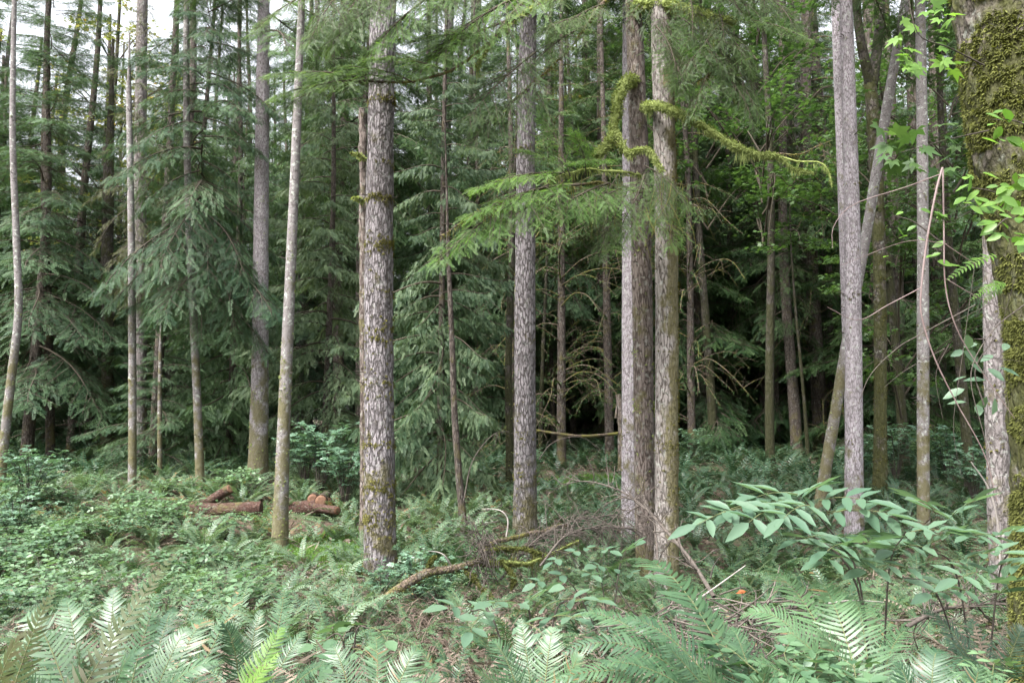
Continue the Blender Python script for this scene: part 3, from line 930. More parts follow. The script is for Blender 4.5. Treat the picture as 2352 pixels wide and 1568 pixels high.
mossy_branch(hem_root, hem_o, [(1474, 440, 10.9), (1380, 420, 10.0), (1290, 425, 9.6), (1190, 450, 9.3), (1100, 490, 9.1), (1010, 540, 9.0)], .02, .004, 200, .03, 260, .16, 'moss_dark')

# sprays of hemlock needles: (pixel from -> to, distance, relative size, leaf); each is one bough
BOUGH = {k: [mesh_of('bough', b, [M[k], M['branch']]) for b in HEM_BR] for k in ('hemlock', 'hemlock_lit')}


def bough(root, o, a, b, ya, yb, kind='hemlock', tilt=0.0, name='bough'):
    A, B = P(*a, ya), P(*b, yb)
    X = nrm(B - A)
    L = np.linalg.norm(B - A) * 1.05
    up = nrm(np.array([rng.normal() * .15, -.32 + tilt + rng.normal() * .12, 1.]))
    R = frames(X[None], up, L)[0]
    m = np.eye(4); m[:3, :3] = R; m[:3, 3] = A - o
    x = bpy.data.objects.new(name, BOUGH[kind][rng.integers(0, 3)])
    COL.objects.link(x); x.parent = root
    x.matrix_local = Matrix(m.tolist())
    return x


br = 'hemlock_lit'
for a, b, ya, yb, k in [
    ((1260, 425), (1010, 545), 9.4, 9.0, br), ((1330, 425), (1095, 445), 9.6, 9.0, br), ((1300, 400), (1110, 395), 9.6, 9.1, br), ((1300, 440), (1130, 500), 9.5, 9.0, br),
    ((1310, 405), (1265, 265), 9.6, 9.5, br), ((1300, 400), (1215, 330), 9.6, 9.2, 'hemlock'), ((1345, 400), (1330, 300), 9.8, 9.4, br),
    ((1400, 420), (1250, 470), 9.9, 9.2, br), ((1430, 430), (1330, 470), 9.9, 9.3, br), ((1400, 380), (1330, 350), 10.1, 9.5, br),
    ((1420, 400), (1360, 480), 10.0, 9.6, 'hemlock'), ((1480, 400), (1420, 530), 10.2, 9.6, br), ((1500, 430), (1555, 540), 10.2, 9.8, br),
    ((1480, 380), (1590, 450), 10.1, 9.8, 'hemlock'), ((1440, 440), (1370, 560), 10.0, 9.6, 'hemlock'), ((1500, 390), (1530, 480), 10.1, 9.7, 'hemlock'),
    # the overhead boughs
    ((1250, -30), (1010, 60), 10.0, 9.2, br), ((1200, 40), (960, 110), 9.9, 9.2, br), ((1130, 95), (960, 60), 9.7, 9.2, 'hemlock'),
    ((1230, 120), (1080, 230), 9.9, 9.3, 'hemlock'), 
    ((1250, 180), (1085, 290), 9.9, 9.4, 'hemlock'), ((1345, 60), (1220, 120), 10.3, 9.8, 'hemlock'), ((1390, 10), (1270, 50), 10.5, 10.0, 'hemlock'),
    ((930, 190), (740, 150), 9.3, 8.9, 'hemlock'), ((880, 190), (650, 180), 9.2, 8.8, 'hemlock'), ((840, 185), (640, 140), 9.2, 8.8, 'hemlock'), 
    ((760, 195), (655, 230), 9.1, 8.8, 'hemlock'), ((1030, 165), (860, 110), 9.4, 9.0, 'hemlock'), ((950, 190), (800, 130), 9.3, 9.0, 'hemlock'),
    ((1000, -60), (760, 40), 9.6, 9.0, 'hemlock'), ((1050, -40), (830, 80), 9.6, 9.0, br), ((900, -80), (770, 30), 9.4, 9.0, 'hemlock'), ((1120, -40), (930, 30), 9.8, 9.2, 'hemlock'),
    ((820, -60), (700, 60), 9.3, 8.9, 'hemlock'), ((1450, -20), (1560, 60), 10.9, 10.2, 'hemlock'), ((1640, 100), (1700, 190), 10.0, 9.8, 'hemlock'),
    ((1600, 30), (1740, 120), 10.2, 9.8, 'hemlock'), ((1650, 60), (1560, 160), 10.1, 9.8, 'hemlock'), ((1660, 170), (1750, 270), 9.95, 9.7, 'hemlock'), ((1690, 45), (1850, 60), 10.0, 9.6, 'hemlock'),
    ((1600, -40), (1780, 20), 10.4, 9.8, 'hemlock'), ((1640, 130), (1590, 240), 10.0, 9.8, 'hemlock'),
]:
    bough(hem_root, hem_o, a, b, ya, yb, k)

for i in range(12):
    px, py = rng.uniform(700, 1420), rng.uniform(-110, 60)
    if py > 60 and px > 1250: continue
    Y = rng.uniform(9.0, 10.6)
    l = rng.uniform(110, 230)
    bough(hem_root, hem_o, (px, py), (px - l * rng.uniform(.5, 1.0), py + l * rng.uniform(.1, .55)), Y, Y - rng.uniform(.2, .7), br if rng.random() < .2 else 'hemlock', rng.normal() * .15)
for i in range(16):
    px, py = rng.uniform(1500, 1780), rng.uniform(-60, 150)
    l = rng.uniform(70, 170)
    bough(hem_root, hem_o, (px, py), (px + l * rng.uniform(.2, .9), py + l * rng.uniform(.3, .8)), 10.2, 9.8, 'hemlock', rng.normal() * .2)

# hanging lichen and fine dead twigs in the bright spray
tw = []
for _ in range(70):
    a = P(rng.uniform(1240, 1600), rng.uniform(400, 520), rng.uniform(9.4, 10.3))
    l = rng.uniform(.15, .6)
    e = a + np.array([rng.normal() * .12, rng.normal() * .1, -l])
    tw.append(tube(path([a, (a + e) / 2 + rng.normal(size=3) * .03, e], 6), np.linspace(.004, .0012, 6), 3, 0, .8))
obj('twig_spray', comp(tw), [M['moss_dark']], hem_root, hem_o)

mp_b = []
o_fork = [r_ for r_ in bpy.data.objects if r_.get('label', '').startswith('moss green trunk that forks')][0]
obj('limb', fk, [M['bark_green']], o_fork, tuple(o_fork.location), (0,))

# ------------------------------------------------------------------ crowns for the wood behind
CR = {}
FIRS = [crown(FIR_BR, (3.0, 5.0, 8.0)[k], (19, 22, 26)[k], 2.9, 100, .62, low=-28) for k in range(3)]
FIR_ME = [cm('fir_crown', f, 'fir') for f in FIRS]
CED = [crown(CED_BR, .5, 16, 2.6, 115, .9, -6, 20), crown(CED_BR, 1.2, 19, 2.5, 115, .9, -6, 20)]
CED_ME = [cm('cedar_crown', f, 'cedar') for f in CED]
CR['fir'] = [(m, 'fir') for m in FIR_ME]
CR['fir_blue'] = [(cm('fir_crown', f, 'fir_blue'), 'fir_blue') for f in FIRS[:2]]
CR['fir_thin'] = [(cm('fir_crown', crown(FIR_SPARSE, 5, 19, 2.0, 52, low=-30, jit=.5), 'fir'), 'fir')]
CR['cedar'] = [(m, 'cedar') for m in CED_ME]
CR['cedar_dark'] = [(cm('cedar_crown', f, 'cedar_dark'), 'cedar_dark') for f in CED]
CR['young'] = [(cm('young_crown', crown(FIR_BR, .3, 5, 1.3, 46, .9, -10, 30), 'fir_blue'), 'fir_blue')]
CR['low'] = [(cm('young_crown', crown(FIR_BR, .5, 6, 1.5, 46, .8, -14, 30), 'fir'), 'fir')]
CR['tan'] = [(cm('dying_crown', crown(FIR_SPARSE, 4.5, 11.5, 1.9, 40, low=-15, jit=.4), 'tan', 'twig'), 'tan')]
CR['maple'] = [(cm('maple_crown', broad_crown(7.0, 15, 2.6, 18, 5500, .11), 'maple'), 'maple'), (cm('maple_crown', broad_crown(2.5, 10, 2.4, 16, 4500, .11), 'maple'), 'maple')]
CR['gold'] = [(cm('maple_crown', broad_crown(6.0, 15, 2.4, 18, 4200, .11), 'maple_gold'), 'g'), (cm('maple_crown', broad_crown(3.0, 10, 2.0, 14, 3200, .11), 'maple_gold'), 'g')]
CR['bare'] = [(cm('bare_crown', comp([bare_crown(.8, 8.5, 46, 2.1), crown(FIR_SPARSE, 7, 17, 2.2, 34, low=-30)]), 'fir', 'branch_moss'), 'fir'), (cm('bare_crown', comp([bare_crown(1.5, 10, 40, 1.8), crown(FIR_SPARSE, 8, 18, 2.0, 30, low=-30)]), 'fir', 'branch_moss'), 'fir')]


def pole(h, r, wob, seed):
    z = np.linspace(-.3, h, 26)
    p = np.stack([(vnoise(np.stack([z * .12, z * 0, z * 0 + 9.3], 1), seed) - .5) * wob, (vnoise(np.stack([z * .12, z * 0, z * 0 + 3.1], 1), seed + 1) - .5) * wob, z], 1)
    p[:, :2] -= p[1, :2]
    return tube(p, r * np.linspace(1.05, .18, 26) ** .8 * (1 + .25 * np.exp(-(z + .3) / .4)), 14, 0, .5, bark_disp(.008, seed))


POLE = {k: [mesh_of('far_trunk', pole(h, r, .5, s_ + i), [M[b]], (0,)) for i, (h, r) in enumerate(((22, .17), (19, .13), (25, .22)))]
        for k, b, s_ in (('dark', 'bark_dark', 101), ('grey', 'bark_far', 111), ('green', 'bark_green', 121))}
THIN = [mesh_of('far_trunk', pole(12, .085, .8, 131), [M['bark_dark']], (0,)), mesh_of('far_trunk', pole(10, .07, 1.0, 135), [M['bark_green']], (0,))]


def wood_tree(name, label, group, x, y, crown_me, trunk_me, sc=1.0, zs=None, cat='tree'):
    r = thing(name, label, cat, (x, y, gz(x, y)), group, rng.uniform(0, 6.28), (sc, sc, zs or sc))
    if trunk_me: place('trunk', trunk_me, r)
    if crown_me:
        c = place('crown', crown_me[0], r, (0, 0, 0), rng.uniform(0, 6.28))
    return r


def gx(px, Y): return G(px, Y)[:2]


# trees with a place of their own in the picture: (name, label, px, Y, crown kind, trunk kind, scale, zscale)
for nm, lb, px, Y, ck, tk, sc, zs in [
    ('cedar_tree', 'pale drooping cedar whose sprays reach the ferns, next to the thickest trunk', 1010, 17.6, ('cedar', 0), ('dark', 1), .62, .85),
    ('cedar_tree', 'bluish cedar between the tilted thin trunk and the thickest trunk', 745, 21.0, ('cedar', 1), ('dark', 1), .75, .85),
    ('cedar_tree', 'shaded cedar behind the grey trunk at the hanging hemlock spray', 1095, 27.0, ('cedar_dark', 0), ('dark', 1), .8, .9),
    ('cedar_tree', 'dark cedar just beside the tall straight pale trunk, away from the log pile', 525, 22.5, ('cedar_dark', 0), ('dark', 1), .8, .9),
    ('conifer_tree', 'green conifer with feathery top around a thin brown trunk', 432, 18.1, ('fir_blue', 1), None, .66, .82),
    ('conifer_tree', 'half dead conifer with tan twiggy boughs near the sky gap', 285, 19.8, ('tan', 0), None, .72, 1.1),
    ('conifer_tree', 'young evergreen with low boughs in front of the shaded stand', 352, 20.5, ('young', 0), ('dark', 1), 1.0, 1.0),
    ('conifer_tree', 'bushy dark evergreen behind the white curved trunk', 60, 22.5, ('fir_blue', 0), ('dark', 0), .95, .8),
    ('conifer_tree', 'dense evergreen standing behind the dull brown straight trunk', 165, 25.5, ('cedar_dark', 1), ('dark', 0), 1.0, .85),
    ('maple_tree', 'leafy green maple beyond the end of the mossy bough', 1770, 22.5, ('maple', 0), ('green', 1), 1.0, 1.05),
    ('maple_tree', 'broadleaf tree with light green leaves high over the fern bank', 1640, 25.5, ('maple', 0), ('green', 1), 1.15, 1.25),
    ('maple_tree', 'leafy maple between the forked mossy trunk and the mottled grey trunk', 2080, 20.5, ('maple', 1), ('green', 1), .95, 1.15),
    ('maple_tree', 'bright maple foliage hanging behind the giant mossy trunk', 2230, 17.5, ('maple', 0), ('green', 1), .85, .85),
    ('maple_tree', 'pale golden leafed maple high beside the dying conifer', 225, 27.0, ('gold', 0), ('green', 1), 1.0, 1.0),
    ('maple_tree', 'yellowing maple behind the thin brown trunk', 400, 30.0, ('gold', 1), ('green', 1), 1.0, 1.25),
    ('maple_tree', 'thin golden maple top deep in the wood behind the hemlock spray', 1310, 36.0, ('gold', 0), ('green', 1), 1.0, 1.1),
    ('hemlock_tree', 'dark tree with bare arching mossy branches behind the hemlock spray', 1290, 22.5, ('bare', 0), ('dark', 1), 1.0, .9),
    ('hemlock_tree', 'mossy bare branched tree in the dark gap by the lilac trunk', 1400, 25.0, ('bare', 1), ('dark', 1), 1.1, .9),
    ('hemlock_tree', 'bare mossy boughed tree just behind the mossy sided trunk', 1590, 25.5, ('bare', 0), ('dark', 1), 1.0, 1.0),
    ('hemlock_tree', 'tangle branched dark tree past the shaded cedar', 1175, 24.5, ('bare', 1), ('dark', 1), 1.0, 1.0),
]:
    x, y = gx(px, Y)
    wood_tree(nm, lb, None, x, y, CR[ck[0]][ck[1]], POLE[tk[0]][tk[1]] if tk else None, sc, zs)

# the stand behind: every tree a thing of its own, alike trees share a label and a group
ZONES = [  # px from, px to, phrase
    (-260, 330, 'behind the dying conifers by the sky gap'), (330, 640, 'behind the tall straight pale trunk'), (640, 1180, 'behind the pale drooping cedars'),
    (1180, 1560, 'in the dark gap behind the hemlock'), (1560, 1930, 'beyond the fern bank'), (1930, 2620, 'behind the leaning lichen trunk')]
MIX = [  # per zone: share of (fir, fir_blue, fir_thin, cedar_dark, maple, bare)
    (.3, .3, .1, .25, .05, 0), (.35, .3, .05, .3, 0, 0), (.3, .2, .1, .4, 0, 0), (.3, .05, .12, .18, 0, .35), (.35, .15, .12, .15, .03, .2), (.3, .12, .1, .2, .13, .15)]
KN = ['fir', 'fir_blue', 'fir_thin', 'cedar_dark', 'maple', 'bare']
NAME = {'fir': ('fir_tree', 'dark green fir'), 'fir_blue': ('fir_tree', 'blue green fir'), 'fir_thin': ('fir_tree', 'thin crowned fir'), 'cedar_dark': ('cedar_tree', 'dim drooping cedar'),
        'maple': ('maple_tree', 'leafy broadleaf tree'), 'bare': ('hemlock_tree', 'bare mossy branched tree')}
taken = [(h[0], h[1]) for h in HERO] + [(o.location.x, o.location.y) for o in bpy.data.objects if o.get('category') == 'tree']
taken = [np.array(t) for t in taken]
count = 0
trial = 0
while count < 250 and trial < 6000:
    trial += 1
    Y = 23.5 + (75 - 23.5) * rng.random() ** .85
    px = rng.uniform(-230, 2600)
    x, y = gx(px, Y)
    q = np.array([x, y])
    if min(np.hypot(*(q - t)) for t in taken) < (1.5 if Y < 40 else 2.0): continue
    if count > 205: px, Y = rng.uniform(1100, 2100), rng.uniform(34, 80); x, y = gx(px, Y); q = np.array([x, y])
    if Y < 29 and 1215 < px < 1445: continue                       # the opening seen past the hemlock
    zi = [i for i, z in enumerate(ZONES) if z[0] <= px < z[1]]
    if not zi: continue
    zi = zi[0]
    k = KN[rng.choice(6, p=np.array(MIX[zi]) / sum(MIX[zi]))]
    if zi in (3, 4) and Y > 34 and k == 'bare': k = 'fir'
    if count > 205: k = 'fir' if rng.random() < .7 else 'cedar_dark'
    taken.append(q); count += 1
    nm, ph = NAME[k]
    far = 'far off' if Y > 42 else 'standing'
    s = rng.uniform(.85, 1.2)
    hh = rng.uniform(.9, 1.15) * (.72 if px < 180 else (.85 if px < 420 else 1.0))
    wood_tree(nm, f'{ph} {far} {ZONES[zi][2]}', f'{ph}s {far} {ZONES[zi][2]}', x, y, CR[k][rng.integers(0, len(CR[k]))],
              POLE['green' if k == 'maple' else ('grey' if rng.random() < (.3 if px < 1200 else .1) else 'dark')][rng.integers(0, 3)], s, s * hh)
# low dark evergreens that close the view between the trunks
for i in range(38):
    px, Y = (rng.uniform(1560, 1930), rng.uniform(28, 46)) if i < 15 or i > 29 else ((rng.uniform(1230, 1450), rng.uniform(30, 44)) if i < 20 else (rng.uniform(1950, 2300), rng.uniform(24, 36)))
    x, y = gx(px, Y)
    q = np.array([x, y])
    if min(np.hypot(*(q - t)) for t in taken) < .8: continue
    taken.append(q)
    w = 'in the dark stand beyond the fern bank' if i < 15 or i > 29 else ('at the back of the dark opening' if i < 20 else 'in the shade behind the leaning lichen trunk')
    wood_tree('young_fir', f'low dark young fir {w}', f'young firs {w}', x, y, CR['low'][0], POLE['dark'][1], rng.uniform(1.3, 1.9), rng.uniform(1.3, 2.2))
# slim poles in the dark interior
for i in range(30):
    px, Y = rng.uniform(1180, 2250), rng.uniform(23, 40)
    if i < 10: px = rng.uniform(0, 640)
    x, y = gx(px, Y)
    q = np.array([x, y])
    if min(np.hypot(*(q - t)) for t in taken) < .6: continue
    taken.append(q)
    w = 'in the dark stand past the hemlock' if px > 1180 and px < 1800 else ('near the leaning lichen trunk' if px >= 1800 else 'in the shade under the conifers by the sky gap')
    wood_tree('thin_tree', f'slim bare pole of a tree {w}', f'slim pole trees {w}', x, y, None, THIN[i % 2], rng.uniform(.8, 1.3))

# ------------------------------------------------------------------ ferns
def frond(pts, nor, npair=34, wid=.16, pw=.03, seg=2, stem=.006, bare=.1, rag=.08, curl=.25, gap=.66):
    """a sword fern frond along pts (n x 3); nor: which way its face looks; pinnae are curved blades"""
    n = npair
    p = path(pts, 60)
    L = np.linalg.norm(np.diff(p, axis=0), axis=1).sum()
    tg = nrm(np.gradient(p, axis=0))
    u = np.linspace(bare, .985, n)
    i = u * 59
    k = np.minimum(i.astype(int), 58); f = (i - k)[:, None]
    c = p[k] * (1 - f) + p[k + 1] * f
    t = tg[k]
    N = np.broadcast_to(np.asarray(nor, float), t.shape)
    S = nrm(np.cross(N, t)); N = nrm(np.cross(t, S))
    prof = np.minimum(1, (u - bare) * 6 + .55) * np.clip((1.02 - u) / .62, 0, 1) ** .75
    items = [tube(p[::6], np.linspace(stem, stem * .3, len(p[::6])), 4, 1, .6)]
    for sd in (1, -1):
        l = wid * prof * np.clip(1 + rag * 1.5 * rng.normal(size=n), .3, 1.4) * np.where(rng.random(n) < .05, .35, 1)
        w = np.minimum(pw, L * .9 / n * gap) * (.7 + .3 * prof)
        a = np.radians(12 + 26 * u + rng.normal(size=n) * 4)[:, None]
        D = S * sd * np.cos(a) + t * np.sin(a) + N * (.10 + rng.normal(size=(n, 1)) * .10)
        D = nrm(D)
        W = nrm(t - D * (t * D).sum(1, keepdims=True))
        rows = []
        for q, ww in ((0, .75), (.35, 1.0), (.7, .72), (1.0, .08)):
            bend = (curl * q * q)
            ctr = c + D * (l * q)[:, None] - N * (l * bend)[:, None] + t * (l * .18 * q * q)[:, None]
            rows += [ctr - W * (w * ww * .5)[:, None], ctr + W * (w * ww * .5)[:, None]]
        V = np.stack(rows, 1)                                  # n x 8 x 3
        q = np.array([(0, 2, 3, 1), (2, 4, 5, 3), (4, 6, 7, 5)])
        if sd < 0: q = q[:, ::-1]
        Q = (q[None] + (np.arange(n) * 8)[:, None, None]).reshape(-1, 4)
        tint = np.repeat(np.clip(.5 + rng.normal(size=n) * .16, 0, 1), 8)
        items.append(T(V.reshape(-1, 3), Q, 0, tint))
    return comp(items)


def arc_frond(az, elev, L, npair, wid, droop=1.0, **kw):
    """a frond that rises from the crown and arches over"""
    s = np.linspace(0, 1, 7)
    ang = np.radians(elev) - np.radians(elev + 25 * droop) * s ** 1.5
    d = np.stack([np.cos(ang), np.sin(ang)], 1) * L / 6
    rz_ = np.concatenate([[[0, 0]], np.cumsum(d[:-1], 0)])
    sw = rng.normal() * .12 * L * s ** 2
    pts = np.stack([rz_[:, 0], sw, rz_[:, 1]], 1)
    tw = rng.normal() * .35
    f = frond(pts, (-.35, tw, 1.), npair, wid, **kw)
    R = rotz(az)[0]
    return T(f.V @ R.T.astype(np.float32), f.Q, f.M, np.clip(f.t + rng.normal() * .12, 0, 1))


def fern_tp(nf, L, npair, wid=.085, skirt=4, **kw):
    items = []
    for k in range(nf):
        l = L * rng.uniform(.65, 1.1)
        items.append(arc_frond(k * 2.4 + rng.normal() * .25, rng.uniform(35, 80), l, npair, wid * l / L, rng.uniform(.4, 1.5), **kw))
    for k in range(skirt):                                      # last year's brown fronds hang round the foot
        f = arc_frond(rng.uniform(0, 6.28), rng.uniform(0, 35), L * rng.uniform(.5, .85), npair, wid * .7, 1.6, **{**kw, 'rag': .35, 'curl': .7})
        f.M[:] = 2
        items.append(f)
    return comp(items)


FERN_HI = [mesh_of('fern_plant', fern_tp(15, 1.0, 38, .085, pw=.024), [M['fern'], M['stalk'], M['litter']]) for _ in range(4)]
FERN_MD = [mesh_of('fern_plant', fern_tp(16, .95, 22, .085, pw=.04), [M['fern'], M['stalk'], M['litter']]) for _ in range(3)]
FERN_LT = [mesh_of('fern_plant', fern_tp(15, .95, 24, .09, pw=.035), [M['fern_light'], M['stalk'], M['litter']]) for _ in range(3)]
FERN_DK = [mesh_of('fern_plant', fern_tp(16, 1.0, 20, .09, pw=.045), [M['fern_shaded'], M['stalk'], M['litter']]) for _ in range(3)]
FERN_LO = [fern_tp(11, 1.0, 13, .10, pw=.07) for _ in range(3)]

# places kept clear: logs, grass, fallen bough
LOGP = G(600, 14.6)
CLEAR = [(G(775, 12.9), .9), (G(700, 15.4), .75), (G(510, 15.2), .75), (G(705, 14.6), .55), (G(510, 14.4), .5), (G(1120, 9.4), .7), (G(960, 8.8), .5), (G(1360, 20), 1.6), (G(1700, 5.2), .6)]


def free(x, y, pad=0.0):
    for hx, hy, c in HERO:
        if math.hypot(x - hx, y - hy) < c + pad: return False
    for c, r in CLEAR:
        if math.hypot(x - c[0], y - c[1]) < r: return False
    return True


FZ = [  # rough picture zones for labels
    (lambda px, Y: Y < 8.2 and px < 1176, 'low sword fern in the foreground bracken before the thickest trunk', 'foreground ferns before the thickest trunk'),
    (lambda px, Y: Y < 8.2, 'low sword fern in the shaded foreground below the elder leaves', 'foreground ferns below the elder leaves'),
    (lambda px, Y: Y < 14 and px < 620, 'sword fern rising between leafy brambles in front of the logs', 'ferns between the leafy brambles'),
    (lambda px, Y: Y < 14 and px < 1180, 'sword fern around the foot of the thickest trunk', 'ferns around the thickest trunk'),
    (lambda px, Y: Y < 14 and px < 1560, 'sword fern around the feet of the paired dark trunks', 'ferns around the paired dark trunks'),
    (lambda px, Y: Y < 14, 'sword fern behind the elder leaves and before the clean grey trunk', 'ferns before the clean grey trunk'),
    (lambda px, Y: px < 640, 'sword fern along the edge of the shaded conifers past the log pile', 'ferns past the log pile'),
    (lambda px, Y: px < 1180, 'sword fern under the pale drooping cedars', 'ferns under the pale cedars'),
    (lambda px, Y: px < 1500, 'dark sword fern in the opening behind the brown hemlock', 'ferns in the dark opening'),
    (lambda px, Y: px < 1930, 'dark sword fern massed in the fern bank', 'ferns in the fern bank'),
    (lambda px, Y: True, 'dark sword fern behind the leaning lichen trunk', 'ferns behind the leaning trunk'),
]
spots = []
for _ in range(14000):
    Y = math.exp(rng.uniform(math.log(4.6), math.log(33)))
    px = rng.uniform(-180, 2530)
    x, y = gx(px, Y)
    md = .5 if Y < 8 else (.44 if Y < 20 else .6)
    dens = 1.0
    if px < 640 and 9 < Y < 15: dens = .8
    if px < 640 and Y > 15.5: dens = .55
    if Y < 7: dens = .85 if px > 1560 else .55
    if px > 1180 and Y > 14: dens = 1.0
    if rng.random() > dens or not free(x, y, .02): continue
    if any((x - a) ** 2 + (y - b) ** 2 < md * md for a, b, *_ in spots): continue
    spots.append((x, y, px, Y))
spots.sort(key=lambda s: s[3])
near, rest = spots[:298], spots[298:]
rest_mid = [q for q in rest if q[3] < 19]; rest = [q for q in rest if q[3] >= 19]
for x, y, px, Y in near:
    lb, gr = next((l_, g_) for f_, l_, g_ in FZ if f_(px, Y))
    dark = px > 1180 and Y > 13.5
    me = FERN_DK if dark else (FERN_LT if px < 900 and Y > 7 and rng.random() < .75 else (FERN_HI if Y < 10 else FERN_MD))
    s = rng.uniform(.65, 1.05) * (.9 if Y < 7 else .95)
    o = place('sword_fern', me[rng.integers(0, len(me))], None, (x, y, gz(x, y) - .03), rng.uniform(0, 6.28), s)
    o.rotation_euler[0] = rng.normal() * .1; o.rotation_euler[1] = rng.normal() * .1
    tag(o, lb, 'fern', gr)
FERN_M2 = [fern_tp(14, .95, 18, .085, pw=.05) for _ in range(4)]
for nm, sel, mt, lb in (('fern_undergrowth', lambda px: px > 1180, 'fern_shaded', 'bank of dark sword ferns merging into one mass between the far trunks'), ('fern_thicket', lambda px: px <= 1180, 'fern_light', 'mass of light ferns and fronds merging along the shaded conifers')):
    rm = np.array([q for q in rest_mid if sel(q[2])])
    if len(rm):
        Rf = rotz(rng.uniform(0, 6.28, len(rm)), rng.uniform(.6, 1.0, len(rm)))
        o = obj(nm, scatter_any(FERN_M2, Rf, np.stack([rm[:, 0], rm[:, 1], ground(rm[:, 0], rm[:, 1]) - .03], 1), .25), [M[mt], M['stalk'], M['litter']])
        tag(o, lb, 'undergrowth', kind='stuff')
rx = np.array(rest)
if len(rx):
    Rf = rotz(rng.uniform(0, 6.28, len(rx)), rng.uniform(.65, 1.1, len(rx)))
    tf = np.stack([rx[:, 0], rx[:, 1], ground(rx[:, 0], rx[:, 1]) - .03], 1)
    o = obj('fern_undergrowth', scatter_any(FERN_LO, Rf, tf, .25), [M['fern_shaded'], M['stalk'], M['litter']])
    tag(o, 'mass of far sword ferns on the forest floor', 'undergrowth', kind='stuff')


def bez(a, b, c, n=9):
    t = np.linspace(0, 1, n)[:, None]
    return (1 - t) ** 2 * a + 2 * t * (1 - t) * b + t * t * c


def big_fern(label, base, Y0, fronds, mat='fern', npair=41, name='sword_fern'):
    """near fern with its fronds given as (tip px, tip py, tip distance, arch height, width)"""
    B = P(base[0], base[1], Y0)
    B[2] = min(B[2], gz(B[0], B[1]) + .45)
    items = []
    for px, py, Y, arch, wid in fronds:
        E = P(px, py, Y)
        L = np.linalg.norm(E - B)
        mid = B * .45 + E * .55 + np.array([0, 0, (arch * 1.5 + .06 * rng.normal()) * L]) + rng.normal(size=3) * .06 * L
        nor = np.array([rng.normal() * .2, -.55, 1.])
        f = frond(bez(B, mid, E), nor, npair, wid * 1.12, .024, stem=.004, bare=.1, gap=.6)
        f.t = np.clip(f.t + rng.normal() * .16, 0, 1)
        items.append(f)
    for _ in range(4):
        az = rng.uniform(math.pi * .15, math.pi * .85)
        f = arc_frond(az, rng.uniform(30, 60), rng.uniform(.6, .9), 34, .06, 1.3, pw=.016, rag=.4, curl=.7)
        f.V = f.V + B.astype(np.float32)
        f.M[:] = 2
        items.append(f)
    o = obj(name, comp(items), [M[mat], M['stalk'], M['litter']], None, B)
    tag(o, label, 'fern')
    return o


big_fern('large fern with long pale fronds fanning out in the very front, below the paired trunks', (1770, 1660), 3.3,
         [(1388, 1318, 4.1, .20, .125), (1500, 1350, 3.9, .2, .12), (1335, 1410, 3.7, .24, .115), (1290, 1500, 3.4, .22, .11), (1430, 1420, 3.5, .22, .12), (1600, 1385, 3.8, .2, .115), (1260, 1570, 3.1, .2, .105), (1380, 1520, 3.1, .22, .115), (1530, 1480, 3.2, .2, .115), (1680, 1440, 3.5, .18, .11)])
big_fern('big fern with arching bright fronds in front of the dead twig heap', (2010, 1630), 3.5,
         [(1757, 1318, 4.2, .22, .12), (1700, 1415, 3.8, .26, .115), (1860, 1338, 4.2, .24, .11), (1955, 1366, 4.1, .26, .115), (1790, 1440, 3.6, .22, .12), (1880, 1450, 3.5, .2, .11), (2090, 1440, 3.9, .3, .115), (2180, 1520, 3.6, .3, .11), (1730, 1520, 3.3, .2, .11), (2130, 1590, 3.2, .24, .10)])
big_fern('upright fern by the low centre leaves with narrow dense fronds', (1235, 1660), 3.4,
         [(1195, 1420, 3.7, .1, .10), (1270, 1440, 3.6, .12, .10), (1130, 1470, 3.5, .2, .10), (1090, 1540, 3.3, .2, .1), (1330, 1500, 3.3, .2, .09)])
big_fern('spreading light green fern with many crossing fronds in the very nearest corner', (255, 1660), 3.1,
         [(264, 1350, 3.6, .12, .10), (365, 1362, 3.5, .16, .10), (430, 1440, 3.3, .24, .10), (150, 1372, 3.5, .2, .1), (50, 1420, 3.3, .26, .10), (500, 1520, 3.0, .26, .10), (-10, 1530, 2.9, .24, .10), (180, 1480, 2.9, .16, .1), (330, 1490, 2.9, .16, .1)])
big_fern('fern with long pale fronds stretched low across the nearest corner', (300, 1470), 3.2,
         [(556, 1344, 3.9, .16, .09), (480, 1420, 3.6, .2, .09), (400, 1390, 3.7, .2, .085)])
big_fern('fern with slim fronds rising in front of the thickest trunk', (560, 1640), 3.6,
         [(655, 1335, 4.3, .12, .085), (600, 1400, 3.9, .14, .09), (700, 1450, 3.8, .2, .09), (510, 1430, 3.6, .2, .09), (760, 1530, 3.4, .2, .09)])
big_fern('vivid yellow green fern fronds rising among the nearest ferns', (470, 1620), 2.7, [(650, 1440, 2.9, .18, .085), (640, 1500, 2.6, .12, .07)], 'fern_bright')
big_fern('old fern with a long brownish frond arching over the nearest corner', (-40, 1520), 2.6, [(405, 1268, 3.2, .20, .085), (130, 1335, 2.8, .18, .085), (60, 1450, 2.6, .2, .08)], 'fern_old', 40)
big_fern('shaded fern below the elder leaves at the foot of the giant maple', (2280, 1560), 4.2,
         [(2120, 1400, 4.4, .15, .10), (2160, 1450, 4.1, .2, .10), (2230, 1420, 4.5, .15, .1), (2350, 1440, 4.2, .2, .1), (2340, 1530, 3.8, .2, .1), (2190, 1540, 3.8, .2, .1)], 'fern_shaded')
big_fern('fern with ragged fronds filling the lowest edge between the two big ferns', (1700, 1760), 2.9,
         [(1620, 1540, 2.9, .2, .1), (1760, 1530, 2.9, .2, .1), (1850, 1560, 2.8, .2, .1), (1560, 1600, 2.6, .2, .1)], 'fern')
